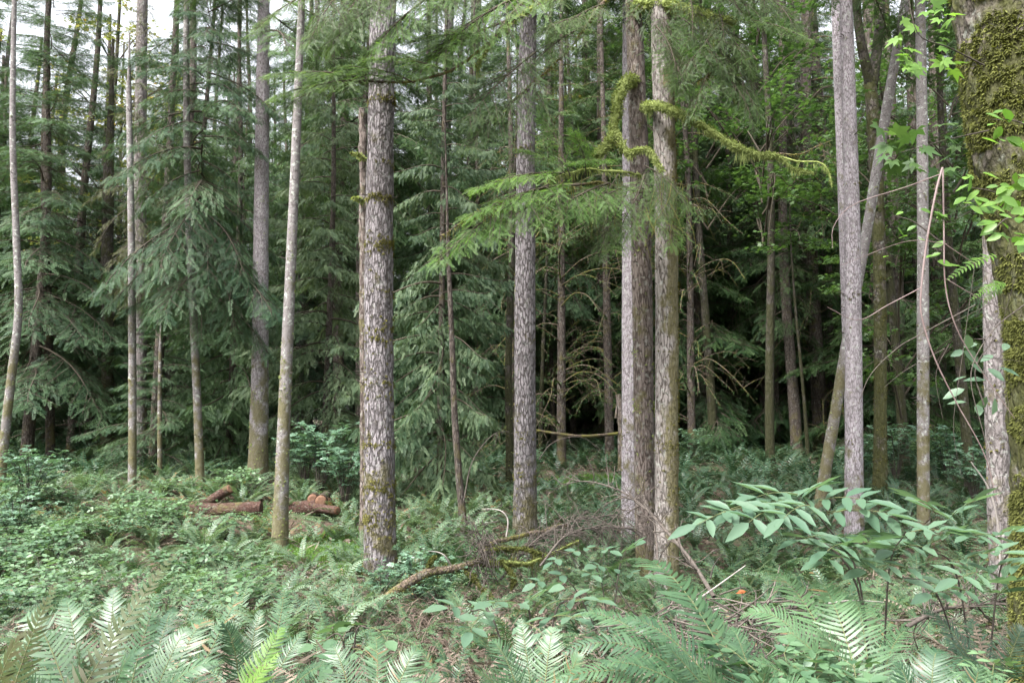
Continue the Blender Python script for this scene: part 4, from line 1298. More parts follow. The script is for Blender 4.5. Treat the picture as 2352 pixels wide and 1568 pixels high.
big_fern('low fern spread along the lowest edge past the big bright fern', (2150, 1740), 3.0,
         [(2060, 1520, 3.1, .2, .1), (2160, 1490, 3.2, .2, .1), (2250, 1530, 3.0, .2, .1), (2330, 1570, 2.9, .2, .1), (2000, 1590, 2.7, .2, .1)], 'fern')
big_fern('low fern spread along the lowest edge beneath the thickest trunk', (850, 1700), 3.3,
         [(760, 1480, 3.5, .2, .09), (860, 1450, 3.7, .15, .09), (960, 1490, 3.5, .2, .09), (1010, 1550, 3.2, .2, .09), (700, 1560, 3.1, .2, .09)], 'fern')

# licorice fern growing from the giant maple's moss
for bx, by, tips in [(2290, 585, [(2170, 648, 5.0, .12, .05)]), (2310, 650, [(2260, 700, 5.1, .1, .05), (2230, 690, 5.0, .1, .045)])]:
    B = P(bx, by, 5.1)
    its = [frond(bez(B, (B + P(a, b, c)) / 2 + np.array([0, 0, .05]), P(a, b, c)), (0, -.8, .7), 16, w, .016, stem=.002, bare=.05) for a, b, c, h, w in tips]
    o = obj('licorice_fern', comp(its), [M['fern_bright'], M['stalk']], None, B)
    tag(o, 'small fern frond growing from the giant mossy maple' if len(tips) == 1 else 'pair of short fern fronds lower on the giant mossy maple', 'fern')

# ------------------------------------------------------------------ elder and other leafy plants
def compound(A, B, up, npair, ll, lw, stalk=.003, droop=.15):
    """a pinnate leaf from A to its tip B: paired leaflets and one at the end"""
    A, B = np.asarray(A, float), np.asarray(B, float)
    L = np.linalg.norm(B - A)
    t = nrm(B - A)
    pts = bez(A, (A + B) / 2 + np.array([0, 0, droop * L]), B, 8)
    S = nrm(np.cross(up, t)); N = np.cross(t, S)
    items = [tube(pts, np.linspace(stalk, stalk * .5, 8), 4, 1, .6)]
    ps, ds, ln = [], [], []
    for k in range(npair):
        u = .28 + .62 * k / max(1, npair - 1) if npair > 1 else .6
        q = pts[int(u * 7)]
        for sd in (1, -1):
            ps.append(q); ds.append(S * sd * .95 + t * .45 + N * rng.normal() * .08 + np.array([0, 0, -.0])); ln.append(ll * rng.uniform(.8, 1.15))
    ps.append(B); ds.append(t + np.array([0, 0, -.2])); ln.append(ll * 1.1)
    n = len(ps)
    items.append(inst(LEAF, frames(np.array(ds), N[None] + rng.normal(size=(n, 3)) * .18, np.array(ln), lw * np.array(ln) / ll, np.array(ln)), np.array(ps), .3))
    return comp(items)


def elder(label, base, stems, leaves, mat='elder', name='elder_bush', ll=.17, lw=.05, npair=3):
    """stems: pixel paths; leaves: (attach px, py, tip px, py, Y)"""
    B = P(*base)
    B[2] = gz(B[0], B[1])
    root = thing(name, label, 'bush', B)
    st = comp([tube(path([P(*q) if q != base else B for q in s], 16), np.linspace(.007, .003, 16), 6, 0, .4) for s in stems])
    obj('stem', st, [M['twig']], root, B, (0,))
    its = []
    for a, b, c, d, y in leaves:
        up = nrm(np.array([rng.normal() * .14, -.30 + rng.normal() * .12, 1.]))
        its.append(compound(P(a, b, y + .05), P(c, d, y - .12), up, npair, ll * rng.uniform(.85, 1.1), lw))
    obj('foliage', comp(its), [M[mat], M['stalk']], root, B)
    return root


elder('elder bush with broad blue green leaflets spread before the clean grey trunk', (2010, 1500, 4.5),
      [[(2010, 1500, 4.5), (1975, 1340, 4.4), (1900, 1210, 4.3), (1850, 1150, 4.2)], [(2010, 1500, 4.5), (2040, 1330, 4.3), (2080, 1220, 4.2)], [(2010, 1500, 4.5), (1970, 1350, 4.3), (1850, 1215, 4.3), (1800, 1160, 4.3)]],
      [(1850, 1155, 1690, 1180, 4.2), (1780, 1165, 1600, 1205, 4.1), (1860, 1145, 1740, 1140, 4.3), (1880, 1150, 1990, 1150, 4.2), (1900, 1180, 2040, 1180, 4.1), (1860, 1160, 1800, 1190, 4.0), (1930, 1240, 1840, 1240, 4.1), (1800, 1160, 1640, 1185, 4.15), (1900, 1175, 2060, 1195, 4.2), (1790, 1170, 1720, 1200, 4.0), (1960, 1250, 1900, 1265, 4.0), (1930, 1235, 1990, 1230, 4.2),
       (1960, 1260, 2000, 1245, 4.0), (1850, 1130, 1880, 1120, 4.4), (1990, 1290, 1890, 1290, 4.0)])
elder('elder bush leaning out from the foot of the giant mossy maple', (2240, 1500, 4.7),
      [[(2240, 1500, 4.7), (2200, 1330, 4.5), (2120, 1260, 4.4)], [(2240, 1500, 4.7), (2290, 1350, 4.5), (2320, 1260, 4.3)], [(2240, 1500, 4.7), (2160, 1380, 4.4), (2060, 1320, 4.3)]],
      [(2130, 1260, 2050, 1265, 4.3), (2130, 1255, 2190, 1225, 4.4), (2080, 1225, 2170, 1220, 4.4), (2200, 1290, 2300, 1270, 4.2), (2250, 1240, 2330, 1220, 4.4), (2290, 1320, 2200, 1330, 4.2), (2100, 1310, 1990, 1310, 4.1),
       (2230, 1360, 2140, 1365, 4.2), (2300, 1240, 2230, 1232, 4.3), (2290, 1370, 2345, 1330, 4.1), (2280, 1300, 2350, 1300, 4.2), (2180, 1190, 2240, 1150, 4.8), (2150, 1180, 2110, 1150, 4.8)], lw=.052)
elder('low leafy plant with pointed blue green leaves in the middle of the foreground', (1240, 1560, 4.1),
      [[(1240, 1560, 4.1), (1220, 1440, 4.0), (1200, 1390, 4.0)], [(1240, 1560, 4.1), (1270, 1430, 4.0), (1330, 1380, 4.0)], [(1240, 1560, 4.1), (1140, 1440, 4.1), (1080, 1400, 4.1)]],
      [(1200, 1390, 1130, 1385, 4.0), (1210, 1385, 1260, 1355, 4.1), (1240, 1400, 1330, 1375, 4.1), (1130, 1410, 1030, 1395, 4.0), (1290, 1390, 1370, 1380, 4.2), (1260, 1420, 1320, 1420, 3.9), (1200, 1430, 1250, 1460, 3.8), (1100, 1420, 1080, 1450, 4.0)], ll=.13, lw=.055, npair=2)
elder('leggy shrub with rounded leaves between the fallen bough and the hemlock foot', (1400, 1420, 7.6),
      [[(1400, 1420, 7.6), (1380, 1330, 7.4), (1330, 1260, 7.3)], [(1400, 1420, 7.6), (1420, 1320, 7.5), (1440, 1260, 7.4)], [(1400, 1420, 7.6), (1320, 1350, 7.4), (1260, 1320, 7.3)]],
      [(1330, 1265, 1270, 1290, 7.3), (1340, 1260, 1400, 1265, 7.2), (1430, 1270, 1460, 1250, 7.3), (1300, 1320, 1230, 1340, 7.2), (1330, 1310, 1360, 1320, 7.1), (1420, 1310, 1370, 1300, 7.3), (1440, 1320, 1500, 1320, 7.3)], name='leafy_shrub', ll=.13, lw=.07, npair=2)
elder('small seedling with pale yellow green leaves low before the thickest trunk', (820, 1560, 4.4),
      [[(820, 1560, 4.4), (815, 1470, 4.3), (850, 1440, 4.3)], [(820, 1560, 4.4), (790, 1480, 4.3), (740, 1470, 4.3)]],
      [(850, 1440, 890, 1470, 4.2), (840, 1440, 800, 1440, 4.3), (790, 1470, 720, 1480, 4.2), (810, 1490, 850, 1510, 4.1), (770, 1470, 760, 1440, 4.3), (800, 1500, 760, 1530, 4.1)], 'shrub', 'leafy_shrub', .09, .06, 1)


def bramble(h, w, n, size, npair=1):
    """leafy thicket plant: arching stems and three-part leaves"""
    items = []
    for k in range(n):
        a = k * 2.4 + rng.normal() * .3
        l = w * rng.uniform(.3, 1.0)
        hh = h * rng.uniform(.55, 1.05)
        pts = path([np.zeros(3), np.array([math.cos(a) * l * .4, math.sin(a) * l * .4, hh * .8]), np.array([math.cos(a) * l, math.sin(a) * l, hh])], 8)
        items.append(tube(pts, np.linspace(.006, .002, 8), 4, 1, .3))
        for j in range(3, 8):
            for _ in range(2):
                b = rng.uniform(0, 6.28)
                d = np.array([math.cos(b), math.sin(b), .15 + rng.normal() * .2]) * size * rng.uniform(1.0, 1.9)
                items.append(compound(pts[j], pts[j] + d, nrm(np.array([0, -.15, 1.]) + rng.normal(size=3) * .25), npair, size * rng.uniform(.8, 1.2), size * .62, .0015))
    return comp(items)


BRAM = [mesh_of('leafy_plant', bramble(.5, .65, 13, .075), [M['shrub'], M['twig']]) for _ in range(3)]
BLUE = [mesh_of('leafy_plant', bramble(1.0, .6, 22, .05, 3), [M['shrub_blue'], M['twig']]) for _ in range(2)]
k = 0
pl = []
for _ in range(1500):
    if len(pl) >= 52: break
    Y = rng.uniform(8.5, 18.5); px = rng.uniform(-150, 640)
    if Y < 11 and rng.random() < .6: continue
    x, y = gx(px, Y)
    if not free(x, y, .35) or any((x - a) ** 2 + (y - b) ** 2 < .55 ** 2 for a, b in pl): continue
    pl.append((x, y))
    o = place('bramble_bush', BRAM[rng.integers(0, 3)], None, (x, y, gz(x, y)), rng.uniform(0, 6.28), rng.uniform(.6, 1.15))
    far = Y > 14
    tag(o, 'light green leafy bramble ' + ('in the thicket before the shaded conifers' if far else 'among the ferns in front of the log pile'), 'bush',
        'brambles ' + ('before the shaded conifers' if far else 'in front of the log pile'))
for px, Y, s, lb in [(60, 15.5, 1.35, 'pale blue leaved bush before the foot of the white curved trunk'), (30, 13.5, 1.1, 'bush with small blue green leaves nearest the white curved trunk'),
                     (735, 17.5, 1.6, 'tall huckleberry bush with tiny pale leaves beside the bluish cedar'), (790, 16.5, 1.3, 'huckleberry bush with tiny pale leaves touching the thickest trunk'),
                     (700, 18.0, 1.3, 'small huckleberry bush close behind the tilted thin trunk'), (960, 9.6, .75, 'low small leaved bush beside the foot of the thickest trunk'), (1010, 9.2, .6, 'little blue green bush one step from the thickest trunk'),
                     (875, 9.6, .55, 'creeping evergreen leaves climbing the foot of the thickest trunk'), (2240, 16.5, 1.3, 'leafy bush in the shade behind the pinkish grey trunk'), (2060, 19.5, 1.5, 'bush with light leaves behind the moss green forked trunk'),
                     (2180, 19.0, 1.4, 'leafy bush behind the dark almost black trunk'), (1985, 18.6, 1.2, 'small bush with light leaves right behind the clean grey trunk'), (1590, 23, 1.0, 'low bush in the dark at the edge of the fern bank')]:
    x, y = gx(px, Y)
    o = place('leafy_bush', BLUE[rng.integers(0, 2)], None, (x, y, gz(x, y)), rng.uniform(0, 6.28), s)
    tag(o, lb, 'bush')

# maple sprigs and whips before the giant maple
def sprig(label, pts, leaves, size, mat='maple_bright', tp=MAPLE, r=.006):
    q = path([P(*a) for a in pts], 14)
    root = thing('maple_sprig', label, 'twig', q[0])
    obj('stem', tube(q, np.linspace(r, .002, 14), 5, 0, .4), [M['twig']], root, q[0], (0,))
    n = len(leaves)
    pos = np.array([P(*a) for a in leaves])
    sz = size * rng.uniform(.7, 1.3, n) * (1.35 if tp is LEAF else 1)
    b = rng.uniform(0, 6.28, n)
    X = np.stack([np.cos(b), np.sin(b) * .5, -.35 + rng.normal(size=n) * .2], 1)
    obj('foliage', inst(tp, frames(X, np.array([0, -.7, .8]) + rng.normal(size=(n, 3)) * .35, sz, sz * (.5 if tp is LEAF else .9), sz), pos, .4), [M[mat]], root, q[0])
    return root


def cloud_px(x0, x1, y0, y1, Y0, Y1, n): return [(rng.uniform(x0, x1), rng.uniform(y0, y1), rng.uniform(Y0, Y1)) for _ in range(n)]


sprig('maple sprig with glowing yellow green leaves high above the red whip', [(2260, 150, 5.1), (2180, 110, 5.0), (2110, 80, 4.9), (2085, -10, 4.9)], cloud_px(2060, 2190, 0, 170, 4.8, 5.1, 30), .095)
sprig('maple sprig with dark green leaves beside the giant maple, above the whip', [(2270, 300, 5.2), (2180, 320, 5.2), (2070, 350, 5.1)], cloud_px(2010, 2200, 280, 400, 5.0, 5.4, 26), .12, 'maple')
sprig('bright leafy sprout at mid height on the giant mossy trunk', [(2330, 470, 4.6), (2280, 440, 4.5), (2220, 430, 4.5)], cloud_px(2200, 2352, 395, 480, 4.4, 4.7, 40), .065, 'maple_bright', LEAF)
sprig('bright leafy sprout crossing the giant mossy trunk near the picture edge', [(2420, 330, 4.4), (2340, 280, 4.4), (2270, 275, 4.4)], cloud_px(2250, 2400, 240, 340, 4.3, 4.5, 18), .08, 'maple_bright', LEAF)
sprig('leafy sprout lower on the giant mossy trunk, leaves hanging', [(2390, 520, 4.5), (2320, 500, 4.4), (2280, 530, 4.4)], cloud_px(2260, 2400, 480, 560, 4.3, 4.6, 26), .07, 'maple_bright', LEAF)
sprig('thin sprig with few pale leaves beside the red whip', [(2165, 560, 4.9), (2100, 510, 4.9), (2050, 495, 4.9)], cloud_px(2040, 2180, 480, 620, 4.8, 5.0, 16), .06, 'maple_bright', LEAF)
sprig('broad dim leaves hanging low before the pinkish grey trunk', [(2260, 930, 5.0), (2240, 850, 5.0), (2280, 780, 5.0)], cloud_px(2210, 2320, 760, 960, 4.9, 5.2, 16), .085, 'elder', LEAF)


def whip(label, pix, r, mat='whip', name='bare_whip', extra=()):
    q = path([P(*a) for a in pix], 30)
    its = [tube(q, np.linspace(r, r * .35, 30), 7, 0, .5)]
    for e in extra:
        w = path([P(*a) for a in e], 14)
        its.append(tube(w, np.linspace(r * .5, r * .2, 14), 5, 0, .45))
    o = obj(name, comp(its), [M[mat]], None, q[0], (0,))
    tag(o, label, 'twig')
    return o


whip('reddish bare whip bending down in a long arc beside the giant maple', [(2165, 385, 4.8), (2150, 440, 4.8), (2128, 560, 4.8), (2115, 680, 4.8), (2120, 740, 4.8), (2150, 830, 4.8), (2200, 930, 4.8), (2260, 1040, 4.8), (2290, 1150, 4.8)], .0075,
     extra=[[(2117, 660, 4.8), (2040, 700, 4.8), (1970, 735, 4.8), (1900, 705, 4.8)], [(2160, 400, 4.8), (2080, 430, 4.8), (1960, 470, 4.9), (1915, 520, 4.9), (1912, 570, 4.9)]])
whip('paler straight whip hanging close inside the reddish one', [(2166, 390, 4.85), (2168, 520, 4.85), (2172, 660, 4.85), (2200, 760, 4.85), (2260, 860, 4.85), (2330, 960, 4.85)], .006,
     extra=[[(2170, 560, 4.85), (2230, 600, 4.85), (2290, 640, 4.9)], [(2172, 640, 4.85), (2260, 690, 4.85), (2340, 720, 4.9)], [(2175, 560, 4.85), (2080, 555, 4.9), (1930, 610, 5.0)]])
whip('fine bare twig reaching across the clean grey trunk to the whips', [(2240, 700, 4.9), (2110, 770, 4.9), (2060, 800, 4.9), (2000, 860, 4.9), (1970, 930, 4.9)], .004, 'twig',
     extra=[[(2170, 800, 4.9), (2080, 850, 4.9), (2030, 890, 4.9)], [(2180, 790, 4.9), (2150, 860, 4.9), (2165, 960, 4.9)]])
whip('tangle of fine grey twigs drooping in front of the pinkish grey trunk', [(2352, 700, 4.7), (2280, 760, 4.7), (2230, 860, 4.7), (2260, 1000, 4.7), (2280, 1100, 4.7)], .004, 'twig',
     extra=[[(2330, 640, 4.7), (2300, 780, 4.8), (2320, 960, 4.8)], [(2290, 690, 4.7), (2230, 720, 4.7), (2150, 760, 4.7)], [(2250, 820, 4.7), (2352, 830, 4.7)], [(2240, 600, 4.8), (2210, 820, 4.8), (2190, 980, 4.8), (2210, 1100, 4.8)]])
whip('pale lichen covered sapling stem before the foot of the pinkish grey trunk', [(2300, 1330, 6.0), (2292, 1200, 6.0), (2270, 1120, 6.0), (2230, 1060, 6.0)], .012, 'pale_stick')

# ------------------------------------------------------------------ fallen wood
def log(label, pix, r, mat='branch_moss', end='cut_wood', name='cut_log', seg=18, cat='log'):
    pts = np.array([P(*a) for a in pix])
    p = path(pts, 14)
    root = thing(name, label, cat, p.mean(0))
    obj('bark', tube(p, np.full(14, r), seg, 0, .5, bark_disp(.012, 91, 18, 18)), [M[mat]], root, p.mean(0), (0,))
    for a, b in ((p[0], p[1]), (p[-1], p[-2])):
        d = nrm(a - b)
        q = np.array([a - d * .02, a + d * .004, a + d * .006, a + d * .006])
        obj('cut_end', tube(q, [r * .93, r * .93, r * .5, r * .01], seg, 0, .55), [M[end]], root, p.mean(0))
    return root


log('slim sawn log propped up with its pale end in the air', [(448, 1172, 15.91), (488, 1146, 15.80), (528, 1122, 15.69)], .095, 'log_red')
log('thick dark red log lying behind the tilted thin trunk', [(620, 1172, 16.24), (690, 1168, 16.13), (758, 1160, 16.02)], .16, 'log_red')
log('short sawn log with its round orange end facing out, topmost of the pile', [(737, 1150, 15.80), (750, 1140, 17.02)], .12, 'branch')
log('short sawn log with a small round orange end beside the topmost one', [(718, 1146, 16.02), (726, 1140, 17.02)], .11, 'branch')
log('sawn log sticking out sideways from the pile toward the thickest trunk', [(725, 1165, 15.80), (775, 1172, 15.36)], .08, 'log_red')
log('stubby log with a split orange end among the ferns', [(575, 1160, 16.02), (590, 1148, 16.46)], .12, 'log_red')
log('rotting dark red log half sunk under ferns in front of the propped log', [(440, 1170, 15.47), (520, 1170, 15.36), (600, 1166, 15.36)], .13, 'log_red', 'log_red')
log('long mossy log lying flat in the leafy thicket', [(250, 1158, 16.35), (330, 1150, 16.57), (420, 1148, 16.80)], .075, 'branch_moss', 'branch_moss', 'fallen_log')
log('long thin mossy log lying across the dark opening behind the hemlock', [(1225, 987, 22.5), (1330, 1001, 22), (1440, 993, 22)], .04, 'branch_moss', 'branch_moss', 'fallen_log')

# fallen bough
bo = P(870, 1375, 8.64)
root = thing('fallen_bough', 'mossy fallen bough with forked branches and a clump of dead twigs', 'bough', bo)
tp, p, r = branch_tube([(860, 1380, 8.52), (930, 1345, 8.76), (985, 1315, 9.00), (1060, 1300, 9.24), (1110, 1285, 9.48), (1125, 1250, 9.72), (1200, 1232, 10.08), (1300, 1205, 10.56)], .056, .022, 40, 14, 0, .06)
tr = obj('bark', tp, [M['branch_moss']], root, bo, (0,))
its = [moss_sleeve(p, r, 1800, .02, 0, 0, .1, .009)]
for pix, a, b in [([(1110, 1290, 9.48), (1160, 1290, 9.48), (1215, 1290, 9.60), (1265, 1270, 9.84), (1330, 1240, 10.08)], .03, .01), ([(1120, 1260, 9.60), (1180, 1255, 9.72), (1250, 1270, 9.72)], .022, .006), ([(1060, 1300, 9.24), (1090, 1330, 9.12), (1130, 1370, 9.00), (1150, 1400, 8.88)], .018, .008),
                  ([(1150, 1285, 9.48), (1180, 1320, 9.36), (1175, 1350, 9.36)], .02, .008), ([(980, 1318, 9.00), (990, 1290, 9.00), (1000, 1275, 9.00)], .014, .004), ([(1040, 1300, 9.24), (1020, 1275, 9.12), (985, 1262, 9.12)], .012, .003), ([(1165, 1230, 9.84), (1163, 1190, 9.84), (1150, 1170, 9.84), (1110, 1168, 9.96)], .012, .004)]:
    tp, p, r = branch_tube(pix, a, b, 24, 9, 0, .05)
    obj('branch', tp, [M['moss_bed'] if a > .019 else M['branch_moss'] if a > .013 else M['pale_stick']], root, bo, (0,))
    if a > .013: its.append(moss_sleeve(p, r, 1800, .024, 0, 500, .10, .010))
obj('moss', comp(its), [M['moss_mid']], root, bo)
clump = []
c0 = P(1105, 1260, 9.24)
for _ in range(170):
    a = c0 + rng.normal(size=3) * np.array([.09, .12, .18])
    e = a + rng.normal(size=3) * np.array([.14, .14, .12]) + np.array([0, 0, -.05])
    clump.append(tube(path([a, (a + e) / 2 + rng.normal(size=3) * .03, e], 6), np.linspace(.006, .002, 6), 4, 0, rng.random() * .6))
obj('twig_clump', comp(clump), [M['twig']], root, bo)


def twiggy(label, main, r, nside, sl, mat='twig', name='dead_branch', sub=2, droop=-.1):
    """dead branch: a main stick with side twigs that fork again"""
    q = path([P(*a) for a in main], 26)
    root = thing(name, label, 'branch', q[0])
    its = [tube(q, np.linspace(r, r * .25, 26), 7, 0, .45)]
    tg = nrm(np.gradient(q, axis=0))
    for j in rng.integers(3, 26, nside):
        d = nrm(tg[j] * .7 + rng.normal(size=3) * np.array([.7, .5, .6]) + np.array([0, 0, droop]))
        l = sl * rng.uniform(.4, 1.2)
        w = path([q[j], q[j] + d * l * .5 + rng.normal(size=3) * .02, q[j] + d * l + np.array([0, 0, droop * l])], 8)
        its.append(tube(w, np.linspace(r * .38, r * .12, 8), 4, 0, .4 + .3 * rng.random()))
        for _ in range(sub):
            k = rng.integers(2, 7)
            d2 = nrm(d + rng.normal(size=3) * .7)
            its.append(tube(np.array([w[k], w[k] + d2 * l * .2, w[k] + d2 * l * .42 + np.array([0, 0, -.02])]), [r * .2, r * .14, r * .08], 3, 0, .5))
    obj('wood', comp(its), [M[mat]], root, q[0], (0,))
    return root


twiggy('dead branch with bare forked twigs arching down across the hemlock foot', [(1640, 1370, 7.2), (1590, 1290, 7.6), (1540, 1230, 8.0), (1480, 1165, 8.4), (1420, 1125, 8.8), (1350, 1105, 9.2), (1290, 1112, 9.6)], .02, 50, .3, 'twig', sub=3, droop=.1)
twiggy('grey dead stick leaning against the mossy sided trunk', [(1500, 1180, 8.4), (1510, 1280, 8.0), (1490, 1330, 7.7), (1560, 1400, 7.0)], .012, 16, .2)
twiggy('fan of fine brown dead twigs behind the fallen bough', [(1150, 1330, 9.5), (1230, 1240, 10.0), (1320, 1195, 10.4), (1420, 1180, 10.6)], .016, 90, .55, 'twig', sub=4, droop=-.3)
twiggy('second spray of fine brown dead twigs before the lilac trunk', [(1240, 1300, 9.0), (1300, 1230, 9.4), (1380, 1210, 9.8), (1460, 1215, 10.2)], .014, 80, .5, 'twig', sub=4, droop=-.3)
twiggy('bare bent sapling twig arching over the dark opening', [(1238, 1055, 15.5), (1265, 1020, 15.5), (1310, 1003, 15.5), (1350, 1010, 15.6), (1380, 1040, 15.6)], .012, 8, .3)
twiggy('thin dark sapling bow beside the small crooked trunk', [(1065, 1150, 14.2), (1085, 1060, 14.4), (1130, 1000, 14.6), (1170, 990, 14.8)], .014, 6, .3)
twiggy('mossy dead limb with bare twigs in the heap below the elder leaves', [(1640, 1480, 5.0), (1700, 1430, 5.2), (1780, 1400, 5.6), (1900, 1390, 6.0)], .018, 40, .3, 'twig')
twiggy('dead dry branchlets lying in the dark beneath the maple side elder', [(2080, 1440, 5.4), (2160, 1400, 5.6), (2240, 1390, 5.8), (2340, 1370, 6.0)], .016, 60, .4, 'twig')
whip('bleached white stick poking up from the dead twig heap', [(1585, 1388, 5.6), (1640, 1350, 5.8), (1712, 1298, 6.0)], .009, 'pale_stick', 'dry_stick')
whip('bleached stick lying flat across the dead twig heap', [(1575, 1412, 5.3), (1640, 1400, 5.5), (1670, 1390, 5.6)], .009, 'pale_stick', 'dry_stick')
whip('short grey stick lying behind the big bright fern', [(1900, 1385, 5.4), (1960, 1378, 5.5), (2030, 1382, 5.6)], .007, 'pale_stick', 'dry_stick')

hp = P(1660, 1440, 5.0)
its = []
for _ in range(170):
    a = hp + rng.normal(size=3) * np.array([.28, .25, .08])
    d = nrm(rng.normal(size=3) * np.array([1, .8, .35])) * rng.uniform(.15, .5)
    its.append(tube(path([a, a + d * .5 + rng.normal(size=3) * .03, a + d], 6), np.linspace(.006, .002, 6), 4, 0, rng.random()))
o = obj('brush_heap', comp(its), [M['twig']], None, hp)
tag(o, 'heap of thin dead brown sticks between the two big bright ferns', 'brush heap', kind=None)

# orange dead leaf on the heap
o = obj('dead_leaf', inst(LEAF, frames(np.array([[1., 0, .1], [.8, .4, .1], [.9, -.3, .3]]), np.array([0, -.6, .8]), np.array([.055, .05, .04]), .018), np.array([P(1690, 1362, 5.0), P(1700, 1360, 5.0), P(1695, 1358, 4.98)])),
        [leaf_mat('orange_leaf', (.17, .05, .015), (.27, .085, .025), .6, .3, .3)], None, P(1690, 1362, 5.0))
tag(o, 'curled bright orange dead leaf on the twig heap', 'leaf')

# broken snag beside the lilac trunk, and the rotten one behind the thickest trunk
q = np.array([P(1428, 1080, 14.3), P(1427, 1000, 14.3), P(1424, 940, 14.3), P(1420, 905, 14.3)])
o = obj('broken_snag', comp([tube(path(q, 24), np.linspace(.075, .05, 24), 12, 0, .5, bark_disp(.02, 95, 20, 6)), tube(path([P(1415, 960, 14.3), P(1418, 915, 14.3)], 8), np.linspace(.03, .004, 8), 6, 0, .5), tube(path([P(1432, 945, 14.2), P(1434, 890, 14.2)], 8), np.linspace(.025, .003, 8), 6, 0, .5)]), [M['bark_brown']], None, q[0], (0,))
tag(o, 'brown splintered snag beside the lilac trunk', 'snag')
q = np.array([[*G(838, 12.6)[:2], G(838, 12.6)[2] - .2], P(836, 900, 12.6), P(834, 470, 12.6), P(832, 250, 12.6)])
o = obj('broken_snag', tube(path(q, 90), np.linspace(.08, .06, 90), 16, 0, .5, bark_disp(.03, 97, 14, 5)), [M['bark_brown']], None, q[0], (0,))
tag(o, 'orange brown rotten snag peeping out behind the thickest trunk', 'snag')
snag = o
for pix in ([(834, 365, 12.5), (822, 355, 12.3), (806, 352, 12.2)], [(834, 462, 12.5), (822, 456, 12.4), (812, 455, 12.3)]):
    tp, p, r = branch_tube(pix, .03, .014, 12, 8)
    b = obj('branch_stub', tp, [M['branch_moss']], snag, q[0], (0,))
    ms = moss_sleeve(p, r, 260, .04, 0, 0)
    place('moss', mesh_of('moss', T(ms.V - np.asarray(q[0], np.float32), ms.Q, ms.M, ms.t), [M['moss']]), b)

# ------------------------------------------------------------------ grass, low herbs, dead litter
def blades(c, rx_, ry_, n, h, mat, name, label):
    a = rng.uniform(0, 6.28, n); rr = np.sqrt(rng.random(n))
    x = c[0] + np.cos(a) * rr * rx_; y = c[1] + np.sin(a) * rr * ry_
    pos = np.stack([x, y, ground(x, y) - .01], 1)
    X = np.array([0, 0, 1.]) + rng.normal(size=(n, 3)) * .35
    o = obj(name, inst(QUAD, frames(X, rng.normal(size=(n, 3)) + np.array([0, -1, .3]), h * rng.uniform(.4, 1.1, n), .022, h), pos, .4), [M[mat]])
    tag(o, label, 'grass', kind='stuff')


blades(G(765, 12.9), 1.0, 1.7, 12000, .2, 'grass', 'grass', 'bright green grass patch beside the thickest trunk')
blades(G(1360, 20), 1.5, 1.2, 5000, .14, 'grass', 'grass', 'small grassy clearing in the dark opening behind the hemlock')


def band(n, Y0, Y1, x0, x1, pw=1.0):
    Y = Y0 + (Y1 - Y0) * rng.random(n) ** pw
    px = rng.uniform(x0, x1, n)
    u = (px - 1176) / FPX
    x = u * (Y * CP - 2.0 * SP)
    return x, Y, ground(x, Y)


# low herbs: a carpet of small leaves
x, y, z = band(34000, 4.2, 26, -150, 2500, .9)
k = vnoise(np.stack([x * .8, y * .8, 0 * x], 1), 41) > .40
x, y, z = x[k], y[k], z[k]
n = len(x)
a = rng.uniform(0, 6.28, n)
X = np.stack([np.cos(a), np.sin(a), rng.normal(size=n) * .3], 1)
pos = np.stack([x, y, z + .03 + .22 * rng.random(n) ** 1.8], 1)
s = rng.uniform(.035, .085, n) * np.where(y < 8, .75, 1)
o = obj('low_herbs', inst(LEAF, frames(X, np.array([0, -.2, 1.]) + rng.normal(size=(n, 3)) * .35, s, s * .6, s), pos, .45), [M['herb']])
tag(o, 'carpet of small low leaves between the ferns', 'ground cover', kind='stuff')

# dead brown fronds and twigs between the ferns
x, y, z = band(17000, 4.0, 24, -150, 2500, 1.3)
k = vnoise(np.stack([x * .6, y * .6, 0 * x + 5], 1), 43) > .42
x, y, z = x[k], y[k], z[k]
n = len(x)
a = rng.uniform(0, 6.28, n)
X = np.stack([np.cos(a), np.sin(a), rng.normal(size=n) * .45], 1)
pos = np.stack([x, y, z + .02 + .22 * rng.random(n)], 1)
o = obj('dead_leaf_litter', inst(QUAD, frames(X, rng.normal(size=(n, 3)) + np.array([0, 0, 1.]), rng.uniform(.08, .34, n), rng.uniform(.008, .03, n), .1), pos, .5), [M['litter']])
tag(o, 'brown dead fronds and twigs strewn over the forest floor', 'litter', kind='stuff')

# springing dead brown bracken clumps
DEAD = [mesh_of('dead_fern', comp([fern_tp(10, .7, 14, .05, pw=.02, rag=.4, curl=.7), fern_tp(8, .5, 10, .04, pw=.02, rag=.4, curl=.8)]), [M['litter'], M['twig'], M['litter']]) for _ in range(2)]
for i in range(70):
    Y = rng.uniform(5.5, 11.5); px = rng.uniform(-100, 1500) if i < 55 else rng.uniform(1500, 2400)
    x, y = gx(px, Y)
    if any(math.hypot(x - h[0], y - h[1]) < h[2] for h in HERO): continue
    o = place('dead_fern', DEAD[i % 2], None, (x, y, gz(x, y)), rng.uniform(0, 6.28), rng.uniform(.6, 1.1))
    w = 'below the elder leaves' if px > 1560 else ('around the fallen bough' if px > 800 else 'in the open foreground before the log pile')
    tag(o, f'withered brown fern {w}', 'fern', f'withered ferns {w}')


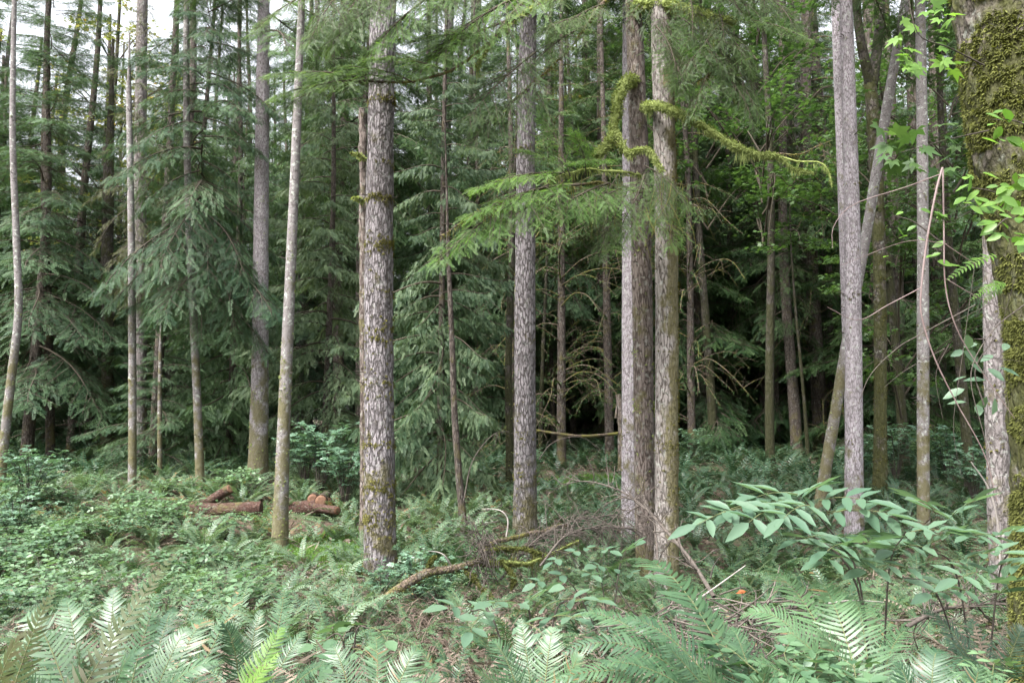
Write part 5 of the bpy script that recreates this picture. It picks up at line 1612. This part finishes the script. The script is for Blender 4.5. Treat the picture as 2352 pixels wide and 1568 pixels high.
def mound(n, h, w):
    its = []
    for _ in range(n):
        a = np.array([rng.normal() * w * .5, rng.normal() * w * .5, 0])
        b = rng.uniform(0, 6.28)
        l = rng.uniform(.3, 1.0) * w
        e = a + np.array([math.cos(b) * l, math.sin(b) * l, rng.uniform(-.05, .5) * h])
        m = (a + e) / 2 + np.array([0, 0, h * rng.uniform(.5, 1.1)])
        its.append(tube(bez(a, m + np.array([0, 0, .3 * h]), e, 8), np.linspace(.0045, .0015, 8), 3, 0, rng.random()))
        if rng.random() < .6:
            k = bez(a, m + np.array([0, 0, .3 * h]), e, 8)[rng.integers(2, 7)]
            its.append(tube(np.array([k, k + rng.normal(size=3) * .06, k + rng.normal(size=3) * .13]), [.002, .0015, .001], 3, 0, rng.random()))
    nl = n * 3
    pos = rng.normal(size=(nl, 3)) * np.array([w * .5, w * .5, .0]) + np.array([0, 0, 1.]) * rng.random((nl, 1)) * h * .8
    its.append(leaves_at(pos, rng.normal(size=(nl, 3)), rng.normal(size=(nl, 3)), .03 + .06 * rng.random(nl), .012, amp=.5))
    return comp(its)


MOUND = [mesh_of('dead_bramble', mound(90, .34, .5), [M['dry']]) for _ in range(3)]
cnt = 0
for i in range(400):
    if cnt >= 46: break
    px, Y = rng.uniform(60, 1050), rng.uniform(5.5, 11.5)
    if i % 4 == 0: px, Y = rng.uniform(1180, 1500), rng.uniform(8.5, 10.5)
    if i % 9 == 0: px, Y = rng.uniform(1950, 2330), rng.uniform(5.5, 7.5)
    x, y = gx(px, Y)
    if any(math.hypot(x - h[0], y - h[1]) < h[2] + .15 for h in HERO): continue
    cnt += 1
    o = place('dead_bramble', MOUND[i % 3], None, (x, y, gz(x, y)), rng.uniform(0, 6.28), rng.uniform(.7, 1.25))
    w = 'under the elder by the giant maple' if px > 1900 else ('behind the fallen bough' if px > 1170 else 'before the thickest trunk and logs')
    tag(o, f'dry brown dead bramble mound {w}', 'dead bramble', f'dead brambles {w}')


SMALL = mesh_of('leafy_plant', bramble(.72, .42, 22, .05, 2), [M['shrub'], M['stalk']])
for px, Y, sc, lb in [(1860, 3.25, 1.75, 'low bush of soft light green leaves in front of the big bright fern'), (2010, 3.1, 1.65, 'light green leafy bush cut by the lower picture edge near the elder leaves'),
                      (2290, 3.5, 1.6, 'light leafy bush in the dark corner under the giant maple'), (900, 3.9, 1.3, 'light leafy bush in the open foreground beneath the fallen bough')]:
    x, y = gx(px, Y)
    o = place('leafy_bush', SMALL, None, (x, y, gz(x, y)), rng.uniform(0, 6.28), sc * .68)
    tag(o, lb, 'bush')
